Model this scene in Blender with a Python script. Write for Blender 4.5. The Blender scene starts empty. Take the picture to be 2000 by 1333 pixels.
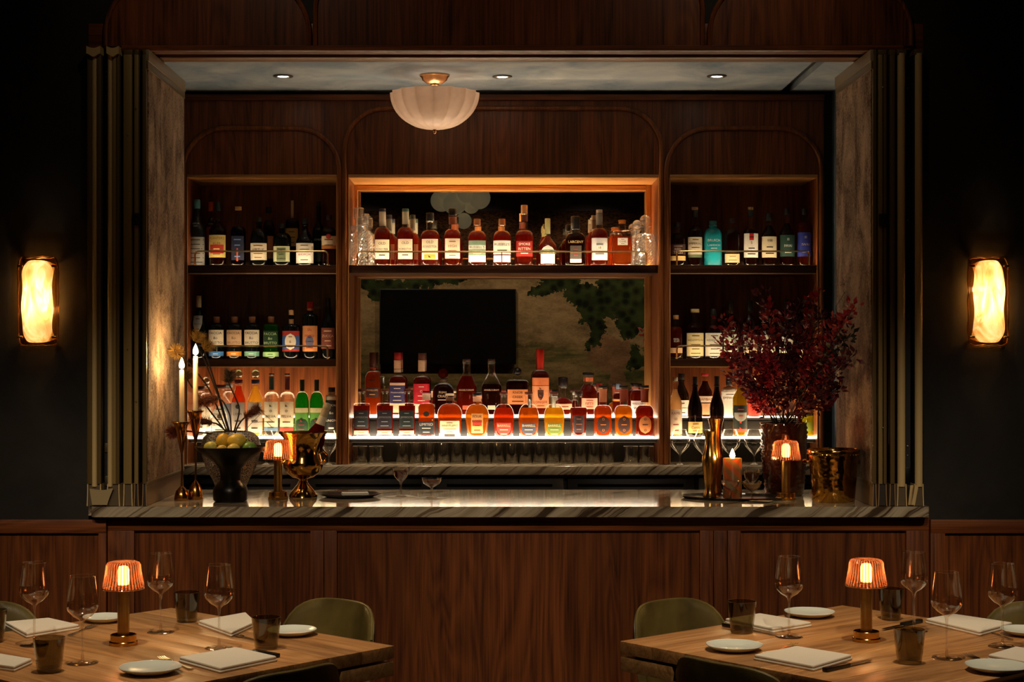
import bpy, bmesh, math, random
from mathutils import Vector, Matrix, noise as mnoise
PI = math.pi
random.seed(7)
SC = bpy.context.scene
COL = SC.collection

# ---------------------------------------------------------------- camera
# 2000 x 1333 frame; level camera, focal length F px, vanishing point (VX, VY)
F, VX, VY, HC = 3200.0, 960.0, 685.0, 1.595
cam_d = bpy.data.cameras.new('camera')
cam_d.sensor_width = 36.0
cam_d.lens = F / 2000.0 * 36.0
cam_d.shift_x = (1000.0 - VX) / 2000.0
cam_d.shift_y = (VY - 666.5) / 2000.0
cam_d.clip_start = 0.05
cam = bpy.data.objects.new('camera', cam_d)
cam.location = (0, 0, HC)
cam.rotation_euler = (PI / 2, 0, 0)
COL.objects.link(cam)
SC.camera = cam

# ---------------------------------------------------------------- world, exposure
w = bpy.data.worlds.new('night')
w.use_nodes = True
w.node_tree.nodes['Background'].inputs[0].default_value = (0.010, 0.009, 0.010, 1)
w.node_tree.nodes['Background'].inputs[1].default_value = 0.2
SC.world = w
vs = SC.view_settings
SC.display_settings.display_device = 'sRGB'
vs.view_transform = 'Standard'
vs.look = 'None'
vs.exposure = 2.2
vs.gamma = 1.0
vs.use_curve_mapping = False
cy = SC.cycles
cy.max_bounces = 10
cy.diffuse_bounces = 3
cy.glossy_bounces = 5
cy.transmission_bounces = 6
cy.transparent_max_bounces = 40
cy.caustics_reflective = False
cy.caustics_refractive = False
cy.sample_clamp_indirect = 3.0
cy.sample_clamp_direct = 0.0
cy.blur_glossy = 0.5
cy.use_denoising = True

CEIL = 3.60          # dining room ceiling
def light(name, kind, loc, energy, color, size=0.05, target=None, angle=None, blend=0.6, parent=None):
    d = bpy.data.lights.new(name, kind)
    d.energy = energy
    d.color = color
    if kind == 'AREA':
        d.size = size
    else:
        d.shadow_soft_size = size
    if kind == 'SPOT':
        d.spot_size = math.radians(angle or 60)
        d.spot_blend = blend
    o = bpy.data.objects.new(name, d)
    o.location = loc
    if target is not None:
        o.rotation_euler = (Vector(target) - Vector(loc)).to_track_quat('-Z', 'Y').to_euler()
    if parent:
        o.parent = parent
    COL.objects.link(o)
    return o
WARM = (1.0, 0.72, 0.42)
WARM2 = (1.0, 0.80, 0.58)
# recessed spots over the tables, plus unseen ones added to light the panelling (fixtures are built further down at the same places)
DINING_SPOTS = [  # location x,y ; target ; watts ; cone ; where
    ((-1.00, 4.10), (-1.00, 4.65, 0.76), 40, 52, 'above the left dining table'),
    ((1.05, 4.10), (1.10, 4.70, 0.76), 40, 52, 'above the right dining table'),
    ((-0.9, 2.10), (-0.8, 6.3, 0.35), 48, 34, 'added left of centre to wash the bar front'),
    ((0.9, 2.10), (0.8, 6.3, 0.35), 48, 34, 'added right of centre to wash the bar front'),
    ((-2.3, 2.40), (-2.1, 6.3, 0.45), 26, 32, 'added to wash the left wainscot'),
    ((2.3, 2.40), (2.15, 6.3, 0.45), 26, 32, 'added to wash the right wainscot'),
    ((-0.9, 5.35), (-0.8, 6.3, 2.95), 1.2, 100, 'added to light the left arched panel'),
    ((0.9, 5.35), (0.8, 6.3, 2.95), 1.2, 100, 'added to light the right arched panel'),
]
for (lx, ly), tg, wts, ang, wh in DINING_SPOTS:
    light('ceiling_spot_light', 'SPOT', (lx, ly, CEIL - 0.03), wts, WARM2, 0.04, tg, ang, 0.8)
# unseen washers added to light the tapestry on the far wall (seen in the mirror)
for lx in (-1.6, -0.2, 1.2, 2.3):
    light('added_tapestry_light', 'SPOT', (lx, -1.7, CEIL - 0.03), 10, WARM2, 0.04, (lx, -3.0, 1.7), 95, 0.9)

# ---------------------------------------------------------------- helpers
def at(px, py, Y):
    return Vector(((px - VX) * Y / F, Y, HC - (py - VY) * Y / F))
def X(px, Y): return (px - VX) * Y / F
def Z(py, Y): return HC - (py - VY) * Y / F
def ondepth(py, zsurf): return (HC - zsurf) * F / (py - VY)

def lin(c):
    c = c.lstrip('#')
    r = []
    for i in (0, 2, 4):
        s = int(c[i:i+2], 16) / 255.0
        r.append(s / 12.92 if s <= 0.04045 else ((s + 0.055) / 1.055) ** 2.4)
    return tuple(r)

class MB:
    """collects geometry; build() links it as ONE mesh object"""
    def __init__(s):
        s.v = []; s.f = []
    def add(s, vs_, fs_):
        b = len(s.v)
        s.v.extend([tuple(p) for p in vs_])
        s.f.extend([tuple(i + b for i in q) for q in fs_])
        return s
    def box(s, x0, x1, y0, y1, z0, z1, c=0.0):
        if x0 > x1: x0, x1 = x1, x0
        if y0 > y1: y0, y1 = y1, y0
        if z0 > z1: z0, z1 = z1, z0
        if c <= 0:
            vs_ = [(x, y, z) for z in (z0, z1) for y in (y0, y1) for x in (x0, x1)]
            return s.add(vs_, [(0,2,3,1),(4,5,7,6),(0,1,5,4),(2,6,7,3),(0,4,6,2),(1,3,7,5)])
        bm = bmesh.new()
        bmesh.ops.create_cube(bm, size=1.0)
        for v in bm.verts:
            v.co = Vector(((x0+x1)/2 + v.co.x*(x1-x0), (y0+y1)/2 + v.co.y*(y1-y0), (z0+z1)/2 + v.co.z*(z1-z0)))
        bmesh.ops.bevel(bm, geom=bm.edges[:], offset=c, segments=2, affect='EDGES', profile=0.6)
        s.frombm(bm)
        return s
    def frombm(s, bm):
        bm.verts.index_update()
        s.add([v.co[:] for v in bm.verts], [[v.index for v in f.verts] for f in bm.faces])
        bm.free()
    def lathe(s, prof, seg=24, c=(0, 0, 0), fn=None):
        """prof: (r,z) list; r==0 makes a pole. fn(angle,r,z)->(x,y) optional"""
        b = len(s.v); rings = []
        for r, z in prof:
            if r <= 1e-7:
                s.v.append((c[0], c[1], c[2] + z)); rings.append([len(s.v) - 1])
            else:
                ring = []
                for k in range(seg):
                    a = 2 * PI * k / seg
                    if fn: x, y = fn(a, r, z)
                    else: x, y = r * math.cos(a), r * math.sin(a)
                    s.v.append((c[0] + x, c[1] + y, c[2] + z)); ring.append(len(s.v) - 1)
                rings.append(ring)
        for A, B in zip(rings, rings[1:]):
            if len(A) == 1 and len(B) == 1: continue
            for k in range(seg):
                k2 = (k + 1) % seg
                if len(A) == 1: s.f.append((A[0], B[k2], B[k]))
                elif len(B) == 1: s.f.append((A[k], A[k2], B[0]))
                else: s.f.append((A[k], A[k2], B[k2], B[k]))
        return s
    def tube(s, pts, r, seg=8, caps=True):
        pts = [Vector(p) for p in pts]
        n = len(pts)
        rr = r if isinstance(r, (list, tuple)) else [r] * n
        up = None; b = len(s.v)
        for i, p in enumerate(pts):
            t = (pts[min(i+1, n-1)] - pts[max(i-1, 0)])
            if t.length < 1e-9: t = Vector((0, 0, 1))
            t.normalize()
            if up is None:
                up = Vector((0, 0, 1)) if abs(t.z) < 0.9 else Vector((1, 0, 0))
            u = (up - t * up.dot(t))
            if u.length < 1e-6: u = t.orthogonal()
            u.normalize(); v = t.cross(u); up = u
            for k in range(seg):
                a = 2 * PI * k / seg
                s.v.append(tuple(p + (u * math.cos(a) + v * math.sin(a)) * rr[i]))
        for i in range(n - 1):
            for k in range(seg):
                k2 = (k + 1) % seg
                s.f.append((b+i*seg+k, b+i*seg+k2, b+(i+1)*seg+k2, b+(i+1)*seg+k))
        if caps:
            s.f.append(tuple(b + k for k in range(seg))[::-1])
            s.f.append(tuple(b + (n-1)*seg + k for k in range(seg)))
        return s
    def prism(s, poly, d0, d1, plane='xz'):
        """polygon extruded along the third axis"""
        n = len(poly)
        def P(a, b_, d):
            return (a, d, b_) if plane == 'xz' else ((a, b_, d) if plane == 'xy' else (d, a, b_))
        b = len(s.v)
        for d in (d0, d1):
            for a, c_ in poly: s.v.append(P(a, c_, d))
        s.f.append(tuple(range(b, b + n))); s.f.append(tuple(range(b + n, b + 2*n))[::-1])
        for k in range(n):
            k2 = (k + 1) % n
            s.f.append((b + k, b + n + k, b + n + k2, b + k2))
        return s
    def sphere(s, c, r, seg=16, rings=10, sc=(1, 1, 1)):
        prof = [(math.sin(PI*i/rings), -math.cos(PI*i/rings)) for i in range(rings + 1)]
        prof[0] = (0, -1); prof[-1] = (0, 1)
        b = len(s.v)
        s.lathe(prof, seg)
        for i in range(b, len(s.v)):
            p = s.v[i]
            s.v[i] = (c[0] + p[0]*r*sc[0], c[1] + p[1]*r*sc[1], c[2] + p[2]*r*sc[2])
        return s
    def xform(s, M, start=0):
        for i in range(start, len(s.v)):
            s.v[i] = tuple(M @ Vector(s.v[i]))
        return s
    def mesh(s, name, mat, smooth=35):
        me = bpy.data.meshes.new(name)
        me.from_pydata(s.v, [], s.f)
        if smooth:
            me.shade_smooth()
            me.set_sharp_from_angle(angle=math.radians(smooth))
        bm = bmesh.new(); bm.from_mesh(me)
        bmesh.ops.recalc_face_normals(bm, faces=bm.faces[:])
        bm.to_mesh(me); bm.free()
        me.materials.append(mat)
        me.update()
        return me
    def build(s, name, mat, parent=None, smooth=35):
        return link(name, s.mesh(name, mat, smooth), parent)

def link(name, me, parent=None):
    o = bpy.data.objects.new(name, me)
    COL.objects.link(o)
    if parent is not None:
        o.parent = parent
        if parent.get('_world'):
            o.matrix_parent_inverse = Matrix.Translation(-Vector(parent.location))
    return o
def tag(o, label=None, cat=None, group=None, kind=None):
    if label: o['label'] = label
    if cat: o['category'] = cat
    if group: o['group'] = group
    if kind: o['kind'] = kind
    return o
def thing(name, label, cat, loc=(0, 0, 0), rz=0.0, group=None, world=False, kind=None):
    """an Empty at the thing's base; world=True: its parts are built in world coordinates"""
    o = bpy.data.objects.new(name, None)
    o.empty_display_size = 0.05
    o.location = loc; o.rotation_euler = (0, 0, rz)
    COL.objects.link(o)
    if world: o['_world'] = 1
    return tag(o, label, cat, group, kind)
def copy_tree(o, parent=None):
    c = o.copy(); COL.objects.link(c)
    if parent is not None: c.parent = parent
    for ch in list(o.children): copy_tree(ch, c)
    return c

# ---------------------------------------------------------------- materials
class NT:
    def __init__(s, name):
        s.m = bpy.data.materials.new(name); s.m.use_nodes = True
        s.t = s.m.node_tree; s.t.nodes.clear()
        s.out = s.t.nodes.new('ShaderNodeOutputMaterial')
    def n(s, typ, ins=None, **props):
        nd = s.t.nodes.new('ShaderNode' + typ)
        for k, v in props.items(): setattr(nd, k, v)
        for k, v in (ins or {}).items():
            if hasattr(v, 'is_output'): s.t.links.new(v, nd.inputs[k])
            else:
                i = nd.inputs[k]
                if i.type == 'RGBA' and len(v) == 3: v = (*v, 1)
                i.default_value = v
        return nd
    def math(s, op, a, b=0.0, c=0.0, clamp=False):
        nd = s.n('Math', {0: a, 1: b, 2: c}, operation=op); nd.use_clamp = clamp
        return nd.outputs[0]
    def ramp(s, fac, stops):
        nd = s.n('ValToRGB', {0: fac})
        e = nd.color_ramp.elements
        while len(e) < len(stops): e.new(0.5)
        for el, (p, c) in zip(e, stops):
            el.position = p; el.color = (*c, 1) if len(c) == 3 else c
        return nd.outputs[0]
    def mix(s, fac, a, b, blend='MIX'):
        nd = s.n('MixRGB', {0: fac, 1: a, 2: b}, blend_type=blend)
        return nd.outputs[0]
    def coord(s, scale=(1, 1, 1), rot=(0, 0, 0), kind='Object'):
        tc = s.n('TexCoord')
        mp = s.n('Mapping', {'Vector': tc.outputs[kind], 'Scale': scale, 'Rotation': rot})
        return mp.outputs[0]
    def done(s, shader):
        s.t.links.new(shader, s.out.inputs[0]); return s.m
    def pbr(s, **ins):
        ren = {'color': 'Base Color', 'rough': 'Roughness', 'metal': 'Metallic', 'spec': 'Specular IOR Level',
               'normal': 'Normal', 'alpha': 'Alpha', 'trans': 'Transmission Weight', 'coat': 'Coat Weight',
               'sheen': 'Sheen Weight', 'sss': 'Subsurface Weight', 'ior': 'IOR', 'coatr': 'Coat Roughness'}
        return s.n('BsdfPrincipled', {ren.get(k, k): v for k, v in ins.items()}).outputs[0]
    def bump(s, h, strength=0.3, dist=0.002):
        return s.n('Bump', {'Height': h, 'Strength': strength, 'Distance': dist}).outputs[0]

MATS = {}
def cached(fn):
    def g(*a, **k):
        key = (fn.__name__, repr(a), repr(k))
        if key not in MATS: MATS[key] = fn(*a, **k)
        return MATS[key]
    return g

@cached
def plain(col, rough=0.5, metal=0.0, spec=0.5):
    t = NT('plain'); return t.done(t.pbr(color=lin(col) if isinstance(col, str) else col, rough=rough, metal=metal, spec=spec))
@cached
def paper(col):
    t = NT('printed_paper')
    nz = t.n('TexNoise', {'Vector': t.coord((120, 120, 120)), 'Scale': 1.0}).outputs[0]
    c = lin(col)
    return t.done(t.pbr(color=t.mix(nz, tuple(x*0.82 for x in c), tuple(min(1, x*1.08) for x in c)), rough=0.55))
@cached
def emit(col, strength):
    t = NT('light_source')
    return t.done(t.n('Emission', {0: lin(col) if isinstance(col, str) else col, 1: strength}).outputs[0])
@cached
def glass(tint=(1, 1, 1), refl=0.6, base=0.035, rough=0.02):
    """thin clear glass: see-through with a reflection that grows towards grazing angles"""
    t = NT('thin_glass')
    fac = t.n('LayerWeight', {0: 0.5}).outputs['Facing']
    k = t.math('MULTIPLY_ADD', t.math('POWER', fac, 3.0), refl, base)
    tr = t.n('BsdfTransparent', {0: tint}).outputs[0]
    gl = t.n('BsdfGlossy', {0: (1, 1, 1), 'Roughness': rough}).outputs[0]
    return t.done(t.n('MixShader', {0: k, 1: tr, 2: gl}).outputs[0])
@cached
def liquid(col, see=0.45, dark=0.6):
    """spirit in a bottle: partly see-through, partly glowing with the light that enters it"""
    t = NT('spirit')
    c = lin(col)
    tr = t.n('BsdfTransparent', {0: tuple(x ** 0.7 for x in c)}).outputs[0]
    tl = t.n('BsdfTranslucent', {0: tuple(x * 0.9 for x in c)}).outputs[0]
    df = t.n('BsdfDiffuse', {0: tuple(x * dark for x in c)}).outputs[0]
    sc = t.n('MixShader', {0: 0.35, 1: tl, 2: df}).outputs[0]
    m = t.n('MixShader', {0: 1 - see, 1: tr, 2: sc}).outputs[0]
    return t.done(m)
@cached
def darkglass(col='#0c0f0c', tint=(0.25, 0.3, 0.2)):
    t = NT('dark_bottle_glass')
    b = t.pbr(color=lin(col), rough=0.08, spec=0.6)
    tr = t.n('BsdfTransparent', {0: tint}).outputs[0]
    return t.done(t.n('MixShader', {0: 0.25, 1: b, 2: tr}).outputs[0])
@cached
def wood(dark, light_, axis='z', rough=0.38, plank=0.0, fine=1.0, seed=0.0):
    t = NT('wood')
    d, l = lin(dark), lin(light_)
    if axis == 'z': s1, s2, s3 = (150, 150, 3.0), (5, 5, 0.55), (34, 34, 1.2)
    elif axis == 'x': s1, s2, s3 = (3.0, 150, 150), (0.55, 5, 5), (1.2, 34, 34)
    else: s1, s2, s3 = (150, 3.0, 150), (5, 0.55, 5), (34, 1.2, 34)
    g1 = t.n('TexNoise', {'Vector': t.coord(s1), 'Scale': 1.0, 'Detail': 3.0, 'Roughness': 0.6}).outputs[0]
    g3 = t.n('TexNoise', {'Vector': t.coord(s3), 'Scale': 1.0, 'Detail': 2.0}).outputs[0]
    wv = t.n('TexNoise', {'Vector': t.coord(s2), 'Scale': 1.0, 'Detail': 2.0, 'Distortion': 0.6}).outputs[0]
    bands = t.math('FRACT', t.math('MULTIPLY', wv, 15.0))
    bands = t.math('ABSOLUTE', t.math('MULTIPLY_ADD', bands, 2.0, -1.0))
    f = t.math('ADD', t.math('MULTIPLY', g1, 0.55 * fine), t.math('ADD', t.math('MULTIPLY', g3, 0.45), t.math('MULTIPLY', bands, 0.14)))
    f = t.math('SUBTRACT', f, 0.05)
    col = t.ramp(f, [(0.30, d), (0.52, tuple((a + b) / 2 for a, b in zip(d, l))), (0.75, l)])
    if plank > 0:
        tc = t.n('TexCoord').outputs['Object']
        sp = t.n('SeparateXYZ', {0: tc})
        a = sp.outputs[0] if axis == 'z' else sp.outputs[1]
        cell = t.math('FLOOR', t.math('ADD', t.math('DIVIDE', a, plank), seed))
        rn = t.n('TexWhiteNoise', {'W': cell}, noise_dimensions='1D').outputs[0]
        col = t.mix(1.0, col, t.ramp(rn, [(0, (0.72, 0.72, 0.72)), (1, (1.1, 1.08, 1.05))]), 'MULTIPLY')
    nrm = t.bump(g1, 0.12, 0.001)
    return t.done(t.pbr(color=col, rough=rough, normal=nrm, spec=0.4))
@cached
def plaster(dark, light_, scale=3.0, rough=0.75):
    t = NT('plaster')
    n1 = t.n('TexNoise', {'Vector': t.coord((scale, scale, scale)), 'Scale': 1.0, 'Detail': 6.0, 'Roughness': 0.62, 'Distortion': 0.5}).outputs[0]
    col = t.ramp(n1, [(0.3, lin(dark)), (0.7, lin(light_))])
    return t.done(t.pbr(color=col, rough=rough, normal=t.bump(n1, 0.25, 0.01), spec=0.25))
@cached
def marble():
    t = NT('veined_marble')
    tc = t.n('TexCoord').outputs['Object']
    nz = t.n('TexNoise', {'Vector': tc, 'Scale': 3.0, 'Detail': 4.0}).outputs['Color']
    v = t.n('VectorMath', {0: tc, 1: t.n('VectorMath', {0: nz, 'Scale': 0.10}, operation='SCALE').outputs[0]}, operation='ADD').outputs[0]
    sp = t.n('SeparateXYZ', {0: v})
    d = t.math('SUBTRACT', t.math('SUBTRACT', sp.outputs[0], t.math('MULTIPLY', sp.outputs[2], 1.5)), t.math('MULTIPLY', sp.outputs[1], 0.8))
    cv = t.n('CombineXYZ', {0: t.math('MULTIPLY', d, 13.0), 1: t.math('MULTIPLY', sp.outputs[0], 0.7), 2: t.math('MULTIPLY', sp.outputs[1], 0.9)}).outputs[0]
    wv = t.n('TexNoise', {'Vector': cv, 'Scale': 1.0, 'Detail': 5.0, 'Roughness': 0.6}).outputs[0]
    col = t.ramp(wv, [(0.37, lin('#47382a')), (0.43, lin('#9c8b71')), (0.55, lin('#bdae93')), (0.60, lin('#6a553f')), (0.64, lin('#b0a086'))])
    return t.done(t.pbr(color=col, rough=0.07, spec=0.6))
@cached
def brass(col='#c79248', rough=0.2, hammered=0.0):
    t = NT('brass')
    nz = t.n('TexNoise', {'Vector': t.coord((26, 26, 26)), 'Scale': 1.0, 'Detail': 3.0}).outputs[0]
    c = lin(col)
    colr = t.mix(nz, tuple(x * 0.6 for x in c), tuple(min(1, x * 1.25) for x in c))
    k = dict(color=colr, rough=rough, metal=1.0)
    if hammered: k['normal'] = t.bump(t.n('TexVoronoi', {'Vector': t.coord((55, 55, 55)), 'Scale': 1.0}).outputs[0], hammered, 0.004)
    return t.done(t.pbr(**k))
@cached
def fabric(dark, light_):
    t = NT('woven_wall_fabric')
    n1 = t.n('TexNoise', {'Vector': t.coord((6, 6, 4.5)), 'Scale': 1.0, 'Detail': 7.0, 'Roughness': 0.72, 'Distortion': 0.5}).outputs[0]
    n2 = t.n('TexNoise', {'Vector': t.coord((160, 160, 110)), 'Scale': 1.0, 'Detail': 2.0}).outputs[0]
    f = t.math('ADD', t.math('MULTIPLY', n1, 0.7), t.math('MULTIPLY', n2, 0.3))
    return t.done(t.pbr(color=t.ramp(f, [(0.41, lin(dark)), (0.60, lin(light_))]), rough=0.85, normal=t.bump(n2, 0.3, 0.002), spec=0.15))
@cached
def leather(dark, light_):
    t = NT('leather')
    n1 = t.n('TexNoise', {'Vector': t.coord((7, 7, 5)), 'Scale': 1.0, 'Detail': 5.0}).outputs[0]
    n2 = t.n('TexVoronoi', {'Vector': t.coord((240, 240, 240)), 'Scale': 1.0}).outputs[0]
    return t.done(t.pbr(color=t.ramp(n1, [(0.3, lin(dark)), (0.7, lin(light_))]), rough=0.38, normal=t.bump(n2, 0.12, 0.001), spec=0.45))
@cached
def cloth(col):
    t = NT('linen')
    n2 = t.n('TexNoise', {'Vector': t.coord((300, 300, 300)), 'Scale': 1.0}).outputs[0]
    c = lin(col)
    return t.done(t.pbr(color=t.mix(n2, tuple(x*0.85 for x in c), c), rough=0.8, spec=0.2, normal=t.bump(n2, 0.2, 0.001)))
@cached
def wax(col):
    t = NT('wax')
    b = t.pbr(color=lin(col), rough=0.4)
    tl = t.n('BsdfTranslucent', {0: lin(col)}).outputs[0]
    return t.done(t.n('MixShader', {0: 0.22, 1: b, 2: tl}).outputs[0])
@cached
def shade_glass(col, k=0.5):
    """amber lamp glass: lets the bulb through, glows a little itself"""
    t = NT('tinted_lamp_glass')
    c = lin(col)
    sp = t.n('SeparateXYZ', {0: t.n('TexCoord').outputs['Object']})
    st = t.math('COSINE', t.math('MULTIPLY', t.math('ARCTAN2', sp.outputs[1], sp.outputs[0]), 36.0))  # rib grooves darkened in the tint, imitating how ribs scatter the bulb
    cc = t.ramp(t.math('MULTIPLY_ADD', st, 0.5, 0.5), [(0.25, tuple(x * 0.35 for x in c)), (0.6, tuple(min(1, x * 1.25 + 0.05) for x in c))])
    tr = t.n('BsdfTransparent', {0: cc}).outputs[0]
    tl = t.n('BsdfTranslucent', {0: cc}).outputs[0]
    m = t.n('MixShader', {0: k, 1: tr, 2: tl}).outputs[0]
    fac = t.n('LayerWeight', {0: 0.5}).outputs['Facing']
    kk = t.math('MULTIPLY_ADD', t.math('POWER', fac, 3.0), 0.5, 0.05)
    gl = t.n('BsdfGlossy', {0: (1, 0.9, 0.8), 'Roughness': 0.08}).outputs[0]
    return t.done(t.n('MixShader', {0: kk, 1: m, 2: gl}).outputs[0])
@cached
def frosted(col, tl=0.55):
    t = NT('frosted_glass')
    n1 = t.n('TexNoise', {'Vector': t.coord((30, 30, 30)), 'Scale': 1.0, 'Detail': 3.0}).outputs[0]
    c = lin(col)
    cc = t.mix(n1, tuple(x * 0.8 for x in c), c)
    a = t.n('BsdfTranslucent', {0: cc}).outputs[0]
    b = t.pbr(color=cc, rough=0.25)
    return t.done(t.n('MixShader', {0: tl, 1: b, 2: a}).outputs[0])
@cached
def alabaster():
    t = NT('honey_art_glass')
    n1 = t.n('TexNoise', {'Vector': t.coord((14, 14, 7)), 'Scale': 1.0, 'Detail': 4.0, 'Distortion': 2.0}).outputs[0]
    c = t.ramp(n1, [(0.3, lin('#cf9448')), (0.5, lin('#efca90')), (0.72, lin('#fff2dc'))])
    tl = t.n('BsdfTranslucent', {0: c}).outputs[0]
    b = t.pbr(color=c, rough=0.15)
    return t.done(t.n('MixShader', {0: 0.42, 1: b, 2: tl}).outputs[0])
@cached
def opal(col, e):
    t = NT('opal_glass')
    b = t.n('BsdfPrincipled', {'Base Color': lin(col), 'Roughness': 0.2, 'Emission Color': lin(col), 'Emission Strength': e}).outputs[0]
    return t.done(b)
@cached
def crystal():
    t = NT('cut_crystal')
    fac = t.n('LayerWeight', {0: 0.5}).outputs['Facing']
    k = t.math('MULTIPLY_ADD', t.math('POWER', fac, 2.0), 0.7, 0.26)
    tr = t.n('BsdfTransparent', {0: (0.93, 0.95, 0.95)}).outputs[0]
    gl = t.n('BsdfGlossy', {0: (1, 1, 1), 'Roughness': 0.06}).outputs[0]
    g = t.n('MixShader', {0: k, 1: tr, 2: gl}).outputs[0]
    d = t.n('BsdfTranslucent', {0: (0.86, 0.92, 0.95)}).outputs[0]
    return t.done(t.n('MixShader', {0: 0.10, 1: g, 2: d}).outputs[0])
@cached
def mirror_mat():
    t = NT('mirror')
    return t.done(t.n('BsdfGlossy', {0: (0.80, 0.78, 0.74), 'Roughness': 0.0}).outputs[0])

WALN_D, WALN_L = '#3e1d0c', '#935228'
def walnut(axis='z', plank=0.0): return wood(WALN_D, WALN_L, axis, 0.36, plank)
BLACK = lambda: plain('#0b0b0b', 0.35)
# ================================================================ the setting
YW = 6.30                    # face of the front wall
OX0, OX1 = -1.55, 1.66       # opening of the bar
CT = 1.0                     # bar counter top
OZ = 2.752                   # head of the opening
BC = 2.857                   # bar ceiling
YF, YB = 7.97, 8.36          # back bar: face, back
BCT = Z(911, 7.85)           # back counter top
RX = 3.4                     # half width of the dining room
PL = plaster('#181613', '#34302a', 2.2)
def struct(name, mb, mat, smooth=0, label=None, cat=None):
    o = mb.build(name, mat, None, smooth); o['kind'] = 'structure'
    if label: o['label'] = label
    if cat: o['category'] = cat
    return o
struct('floor', MB().box(-RX, RX, -3.2, 8.6, -0.1, 0.0), wood('#2a1a10', '#4b3220', 'y', 0.5, 0.18), label='dark wooden floor of the dining room', cat='floor')
struct('ceiling', MB().box(-RX, RX, -3.2, YW, CEIL, CEIL + 0.1), plain('#141312', 0.8), label='black dining room ceiling', cat='ceiling')
struct('wall_front', MB().box(-RX, OX0, YW, YW + 0.16, 0, CEIL).box(OX1, RX, YW, YW + 0.16, 0, CEIL)
       .box(OX0, OX1, YW, YW + 0.16, OZ + 0.012, CEIL).box(OX0, OX1, YW + 0.02, YW + 0.16, 0, CT - 0.06), PL,
       label='dark charcoal plaster wall around the bar opening', cat='wall')
struct('wall_left', MB().box(-RX - 0.1, -RX, -3.2, 8.6, 0, CEIL), PL, label='dark plaster side wall left of the dining room', cat='wall')
struct('wall_right', MB().box(RX, RX + 0.1, -3.2, 8.6, 0, CEIL), PL, label='dark plaster side wall right of the dining room', cat='wall')
struct('wall_back', MB().box(-RX, RX, -3.2, -3.06, 0, CEIL), wood('#24140b', '#4a2a16', 'z', 0.5, 0.3), label='dark wood wall behind the tapestry', cat='wall')
# bar room shell
BLUE = plaster('#31414f', '#556270', 4.0)
struct('wall_bar_right', MB().box(1.66, 1.76, YW + 0.16, 8.6, 0, 3.0), BLUE, label='blue grey side wall inside the bar', cat='wall')
struct('wall_bar_left', MB().box(-1.67, -1.56, YW + 0.16, 8.6, 0, 3.0), BLUE, label='blue grey side wall inside the bar behind the left shutter', cat='wall')
struct('wall_bar_back', MB().box(-1.67, 1.76, YB + 0.06, YB + 0.2, 0, 3.0), plain('#1a1410', 0.8), label='wall behind the bottle shelves', cat='wall')
cb = struct('ceiling_bar', MB().box(-1.67, 1.405, YW + 0.25, 8.5, BC, BC + 0.08).box(1.455, 1.76, YW + 0.25, 8.5, BC, BC + 0.08)
       .box(1.39, 1.47, YW + 0.25, 8.5, BC + 0.085, BC + 0.10), plaster('#66788a', '#a4a9ac', 3.5, 0.8), label='blue grey washed plaster ceiling above the bar', cat='ceiling')
sl = MB().box(1.405, 1.455, YW + 0.25, 8.5, BC + 0.03, BC + 0.075).build('ceiling_slot', BLACK(), cb, 0)

# lintel / soffit of the opening with the shutter track
tr = thing('trim_head', 'walnut soffit and shutter track along the head of the bar opening', 'trim', (0, YW, OZ), world=True, kind='structure')
MB().box(OX0, OX1, YW - 0.004, YW + 0.10, OZ, OZ + 0.10, 0.003).build('soffit', walnut('x'), tr)
MB().box(OX0, OX1, YW + 0.10, YW + 0.16, OZ + 0.03, OZ + 0.10).build('track', plain('#0d0a08', 0.6), tr)
MB().box(OX0, OX1, YW + 0.16, YW + 0.26, OZ - 0.002, OZ + 0.12, 0.003).build('soffit', wood('#4a2a16', '#9a673a', 'x'), tr)
MB().tube([(X(238, 6.28), 6.285, Z(94, 6.28)), (X(1764, 6.28), 6.285, Z(94, 6.28))], 0.012, 10).build('moulding', walnut('x'), tr)

# three arched walnut panels above the opening
def arch_poly(x0, x1, z0, z1, r, n=10):
    p = [(x0, z0), (x1, z0)]
    for i in range(n + 1):
        a = PI / 2 * i / n
        p.append((x1 - r + r * math.cos(a), z1 - r + r * math.sin(a)))
    for i in range(n + 1):
        a = PI / 2 + PI / 2 * i / n
        p.append((x0 + r + r * math.cos(a), z1 - r + r * math.sin(a)))
    return p
for nm, a, b, top, r in (('left', 203, 608, -45, 110), ('centre', 612, 1376, -90, 110), ('right', 1382, 1783, -45, 110)):
    Yp = YW - 0.012
    x0, x1 = X(a, Yp), X(b, Yp)
    pz = Z(top, Yp); rr = r * Yp / F
    t = thing('arched_wall_panel', {'left': 'arched walnut panel above the left end of the bar opening', 'centre': 'wide walnut panel above the middle of the bar opening',
              'right': 'arched walnut panel above the right end of the bar opening'}[nm], 'panel', (x0, Yp, OZ), world=True, kind='structure')
    MB().prism(arch_poly(x0, x1, OZ + 0.012, pz, rr), Yp, YW).build('board', walnut('z', 0.33), t, 0)
    pts = arch_poly(x0 + 0.008, x1 - 0.008, OZ + 0.012, pz - 0.008, rr - 0.008, 14)
    MB().tube([(p[0], Yp - 0.002, p[1]) for p in pts[1:] + pts[:1]], 0.010, 8).build('moulding', walnut('z'), t)

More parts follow.
